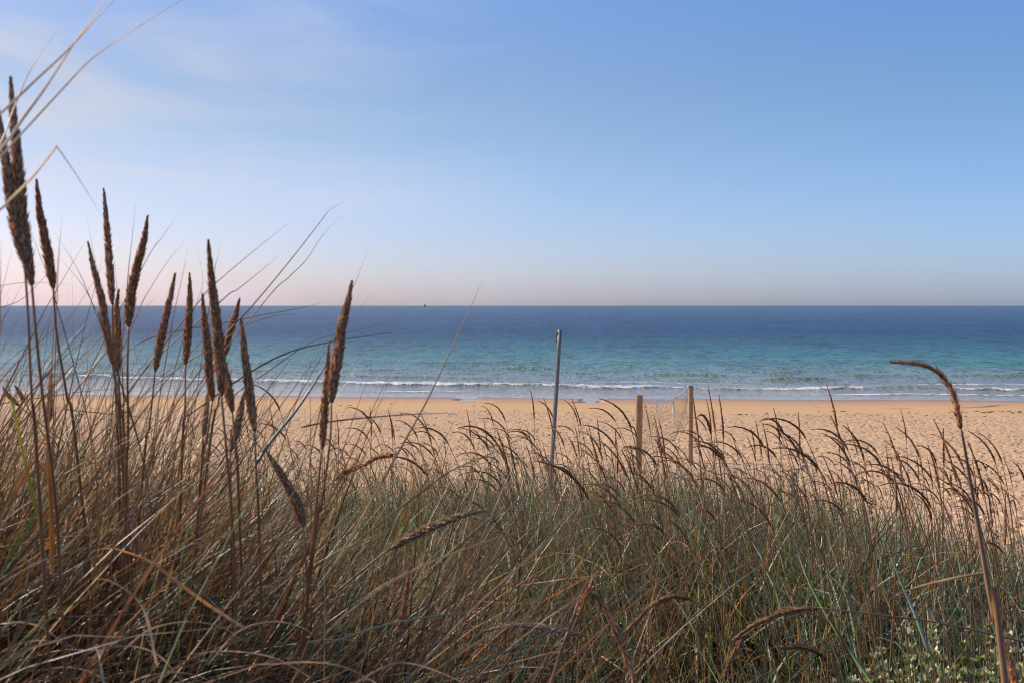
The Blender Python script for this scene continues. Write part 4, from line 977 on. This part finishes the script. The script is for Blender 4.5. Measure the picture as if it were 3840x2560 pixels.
thin([(200, 1100), (153, 969), (102, 822)], 1.4, 5, (.22, .15, .1))
thin([(670, 1330), (720, 1180), (760, 1060), (742, 940)], 1.6, 4)
thin([(800, 1050), (815, 970), (836, 880)], 1.6, 4)
thin([(1180, 1380), (1270, 1250), (1330, 1180), (1395, 1100)], 1.7, 4)
thin([(880, 1240), (930, 1170), (985, 1085)], 1.7, 4)
thin([(-40, 1180), (83, 1061 + 60), (191, 1010), (240, 930)], 1.4, 4)
thin([(900, 1200), (1050, 1170), (1140, 1152), (1228, 1132)], 1.6, 5)
thin([(860, 1260), (960, 1205), (1060, 1180), (1130, 1182)], 1.6, 5, (.40, .34, .22))
thin([(1050, 1360), (1200, 1270), (1330, 1240), (1470, 1200)], 1.6, 5)
thin([(-60, 1100), (0, 1074), (83, 1061), (191, 1061), (306, 1076)], 1.4, 4)

# ------------------------------------------------------------------ silver leaved shrub at the lower right
sh_c = at(3830, 2470, 2.65); sh = empty('coastal_shrub', (sh_c.x, sh_c.y, float(ground_z(sh_c.x, sh_c.y))))
tag(sh, 'low shrub with small pale silvery leaves in the lower right corner', 'shrub'); so = np.array(sh.location)
rg = np.random.default_rng(61); gs = Geo(); gl = Geo(); H0 = sh_c.z - so[2] + .02
for k in range(300):
    a = rg.uniform(0, 6.28); rr0 = math.sqrt(rg.random()); tipp = np.array([rr0 * math.cos(a) * .52, rr0 * math.sin(a) * .5, (H0 + .09) * (1 - .45 * rr0 ** 2) * rg.uniform(.65, 1.08)])
    b = np.array([tipp[0] * .3, tipp[1] * .3, 0]); mid_ = (b + tipp) / 2 + np.array([tipp[0] * .2, tipp[1] * .2, .03]); P = catmull([b, mid_, tipp], 14)
    tube(gs, P, np.linspace(.0035, .0012, 15), (.20, .11, .07), 4)
    T, N, B = frames(P)
    for j in range(60):
        u = rg.uniform(.5, 1.0); i = int(u * 14); c = P[i]; an = j * 2.4 + rg.normal(0, .3); rd = N[i] * math.cos(an) + B[i] * math.sin(an)
        dr = T[i] * rg.uniform(.6, 1.5) + rd * .75 + np.array([0, 0, .35]); dr /= np.linalg.norm(dr); s1 = np.cross(dr, rd); s1 /= np.linalg.norm(s1) + 1e-9; nr_ = np.cross(s1, dr)
        L_ = rg.uniform(.012, .023); w_ = L_ * rg.uniform(.22, .34)
        cc = np.array([(.62, .62, .40), (.46, .48, .18), (.33, .37, .10), (.58, .58, .42), (.48, .24, .05), (.45, .26, .2)][rg.choice(6, p=[.30, .28, .20, .16, .04, .02])]) * rg.uniform(.8, 1.15)
        cup = nr_ * L_ * .12
        V = [c, c + dr * L_ * .35 + s1 * w_ * .75 + cup, c + dr * L_ * .35, c + dr * L_ * .35 - s1 * w_ * .75 + cup, c + dr * L_ * .75 + s1 * w_ * .9 + cup, c + dr * L_ * .75 - cup * .3, c + dr * L_ * .75 - s1 * w_ * .9 + cup, c + dr * L_]
        gl.add(V, [[0, 1, 2, 3], [2, 1, 4, 5], [3, 2, 5, 6], [5, 4, 7, 6]], cc)
link('stems', gs.mesh('stems'), M_STEM, sh); link('leaves', gl.mesh('leaves'), M_SILVER, sh)
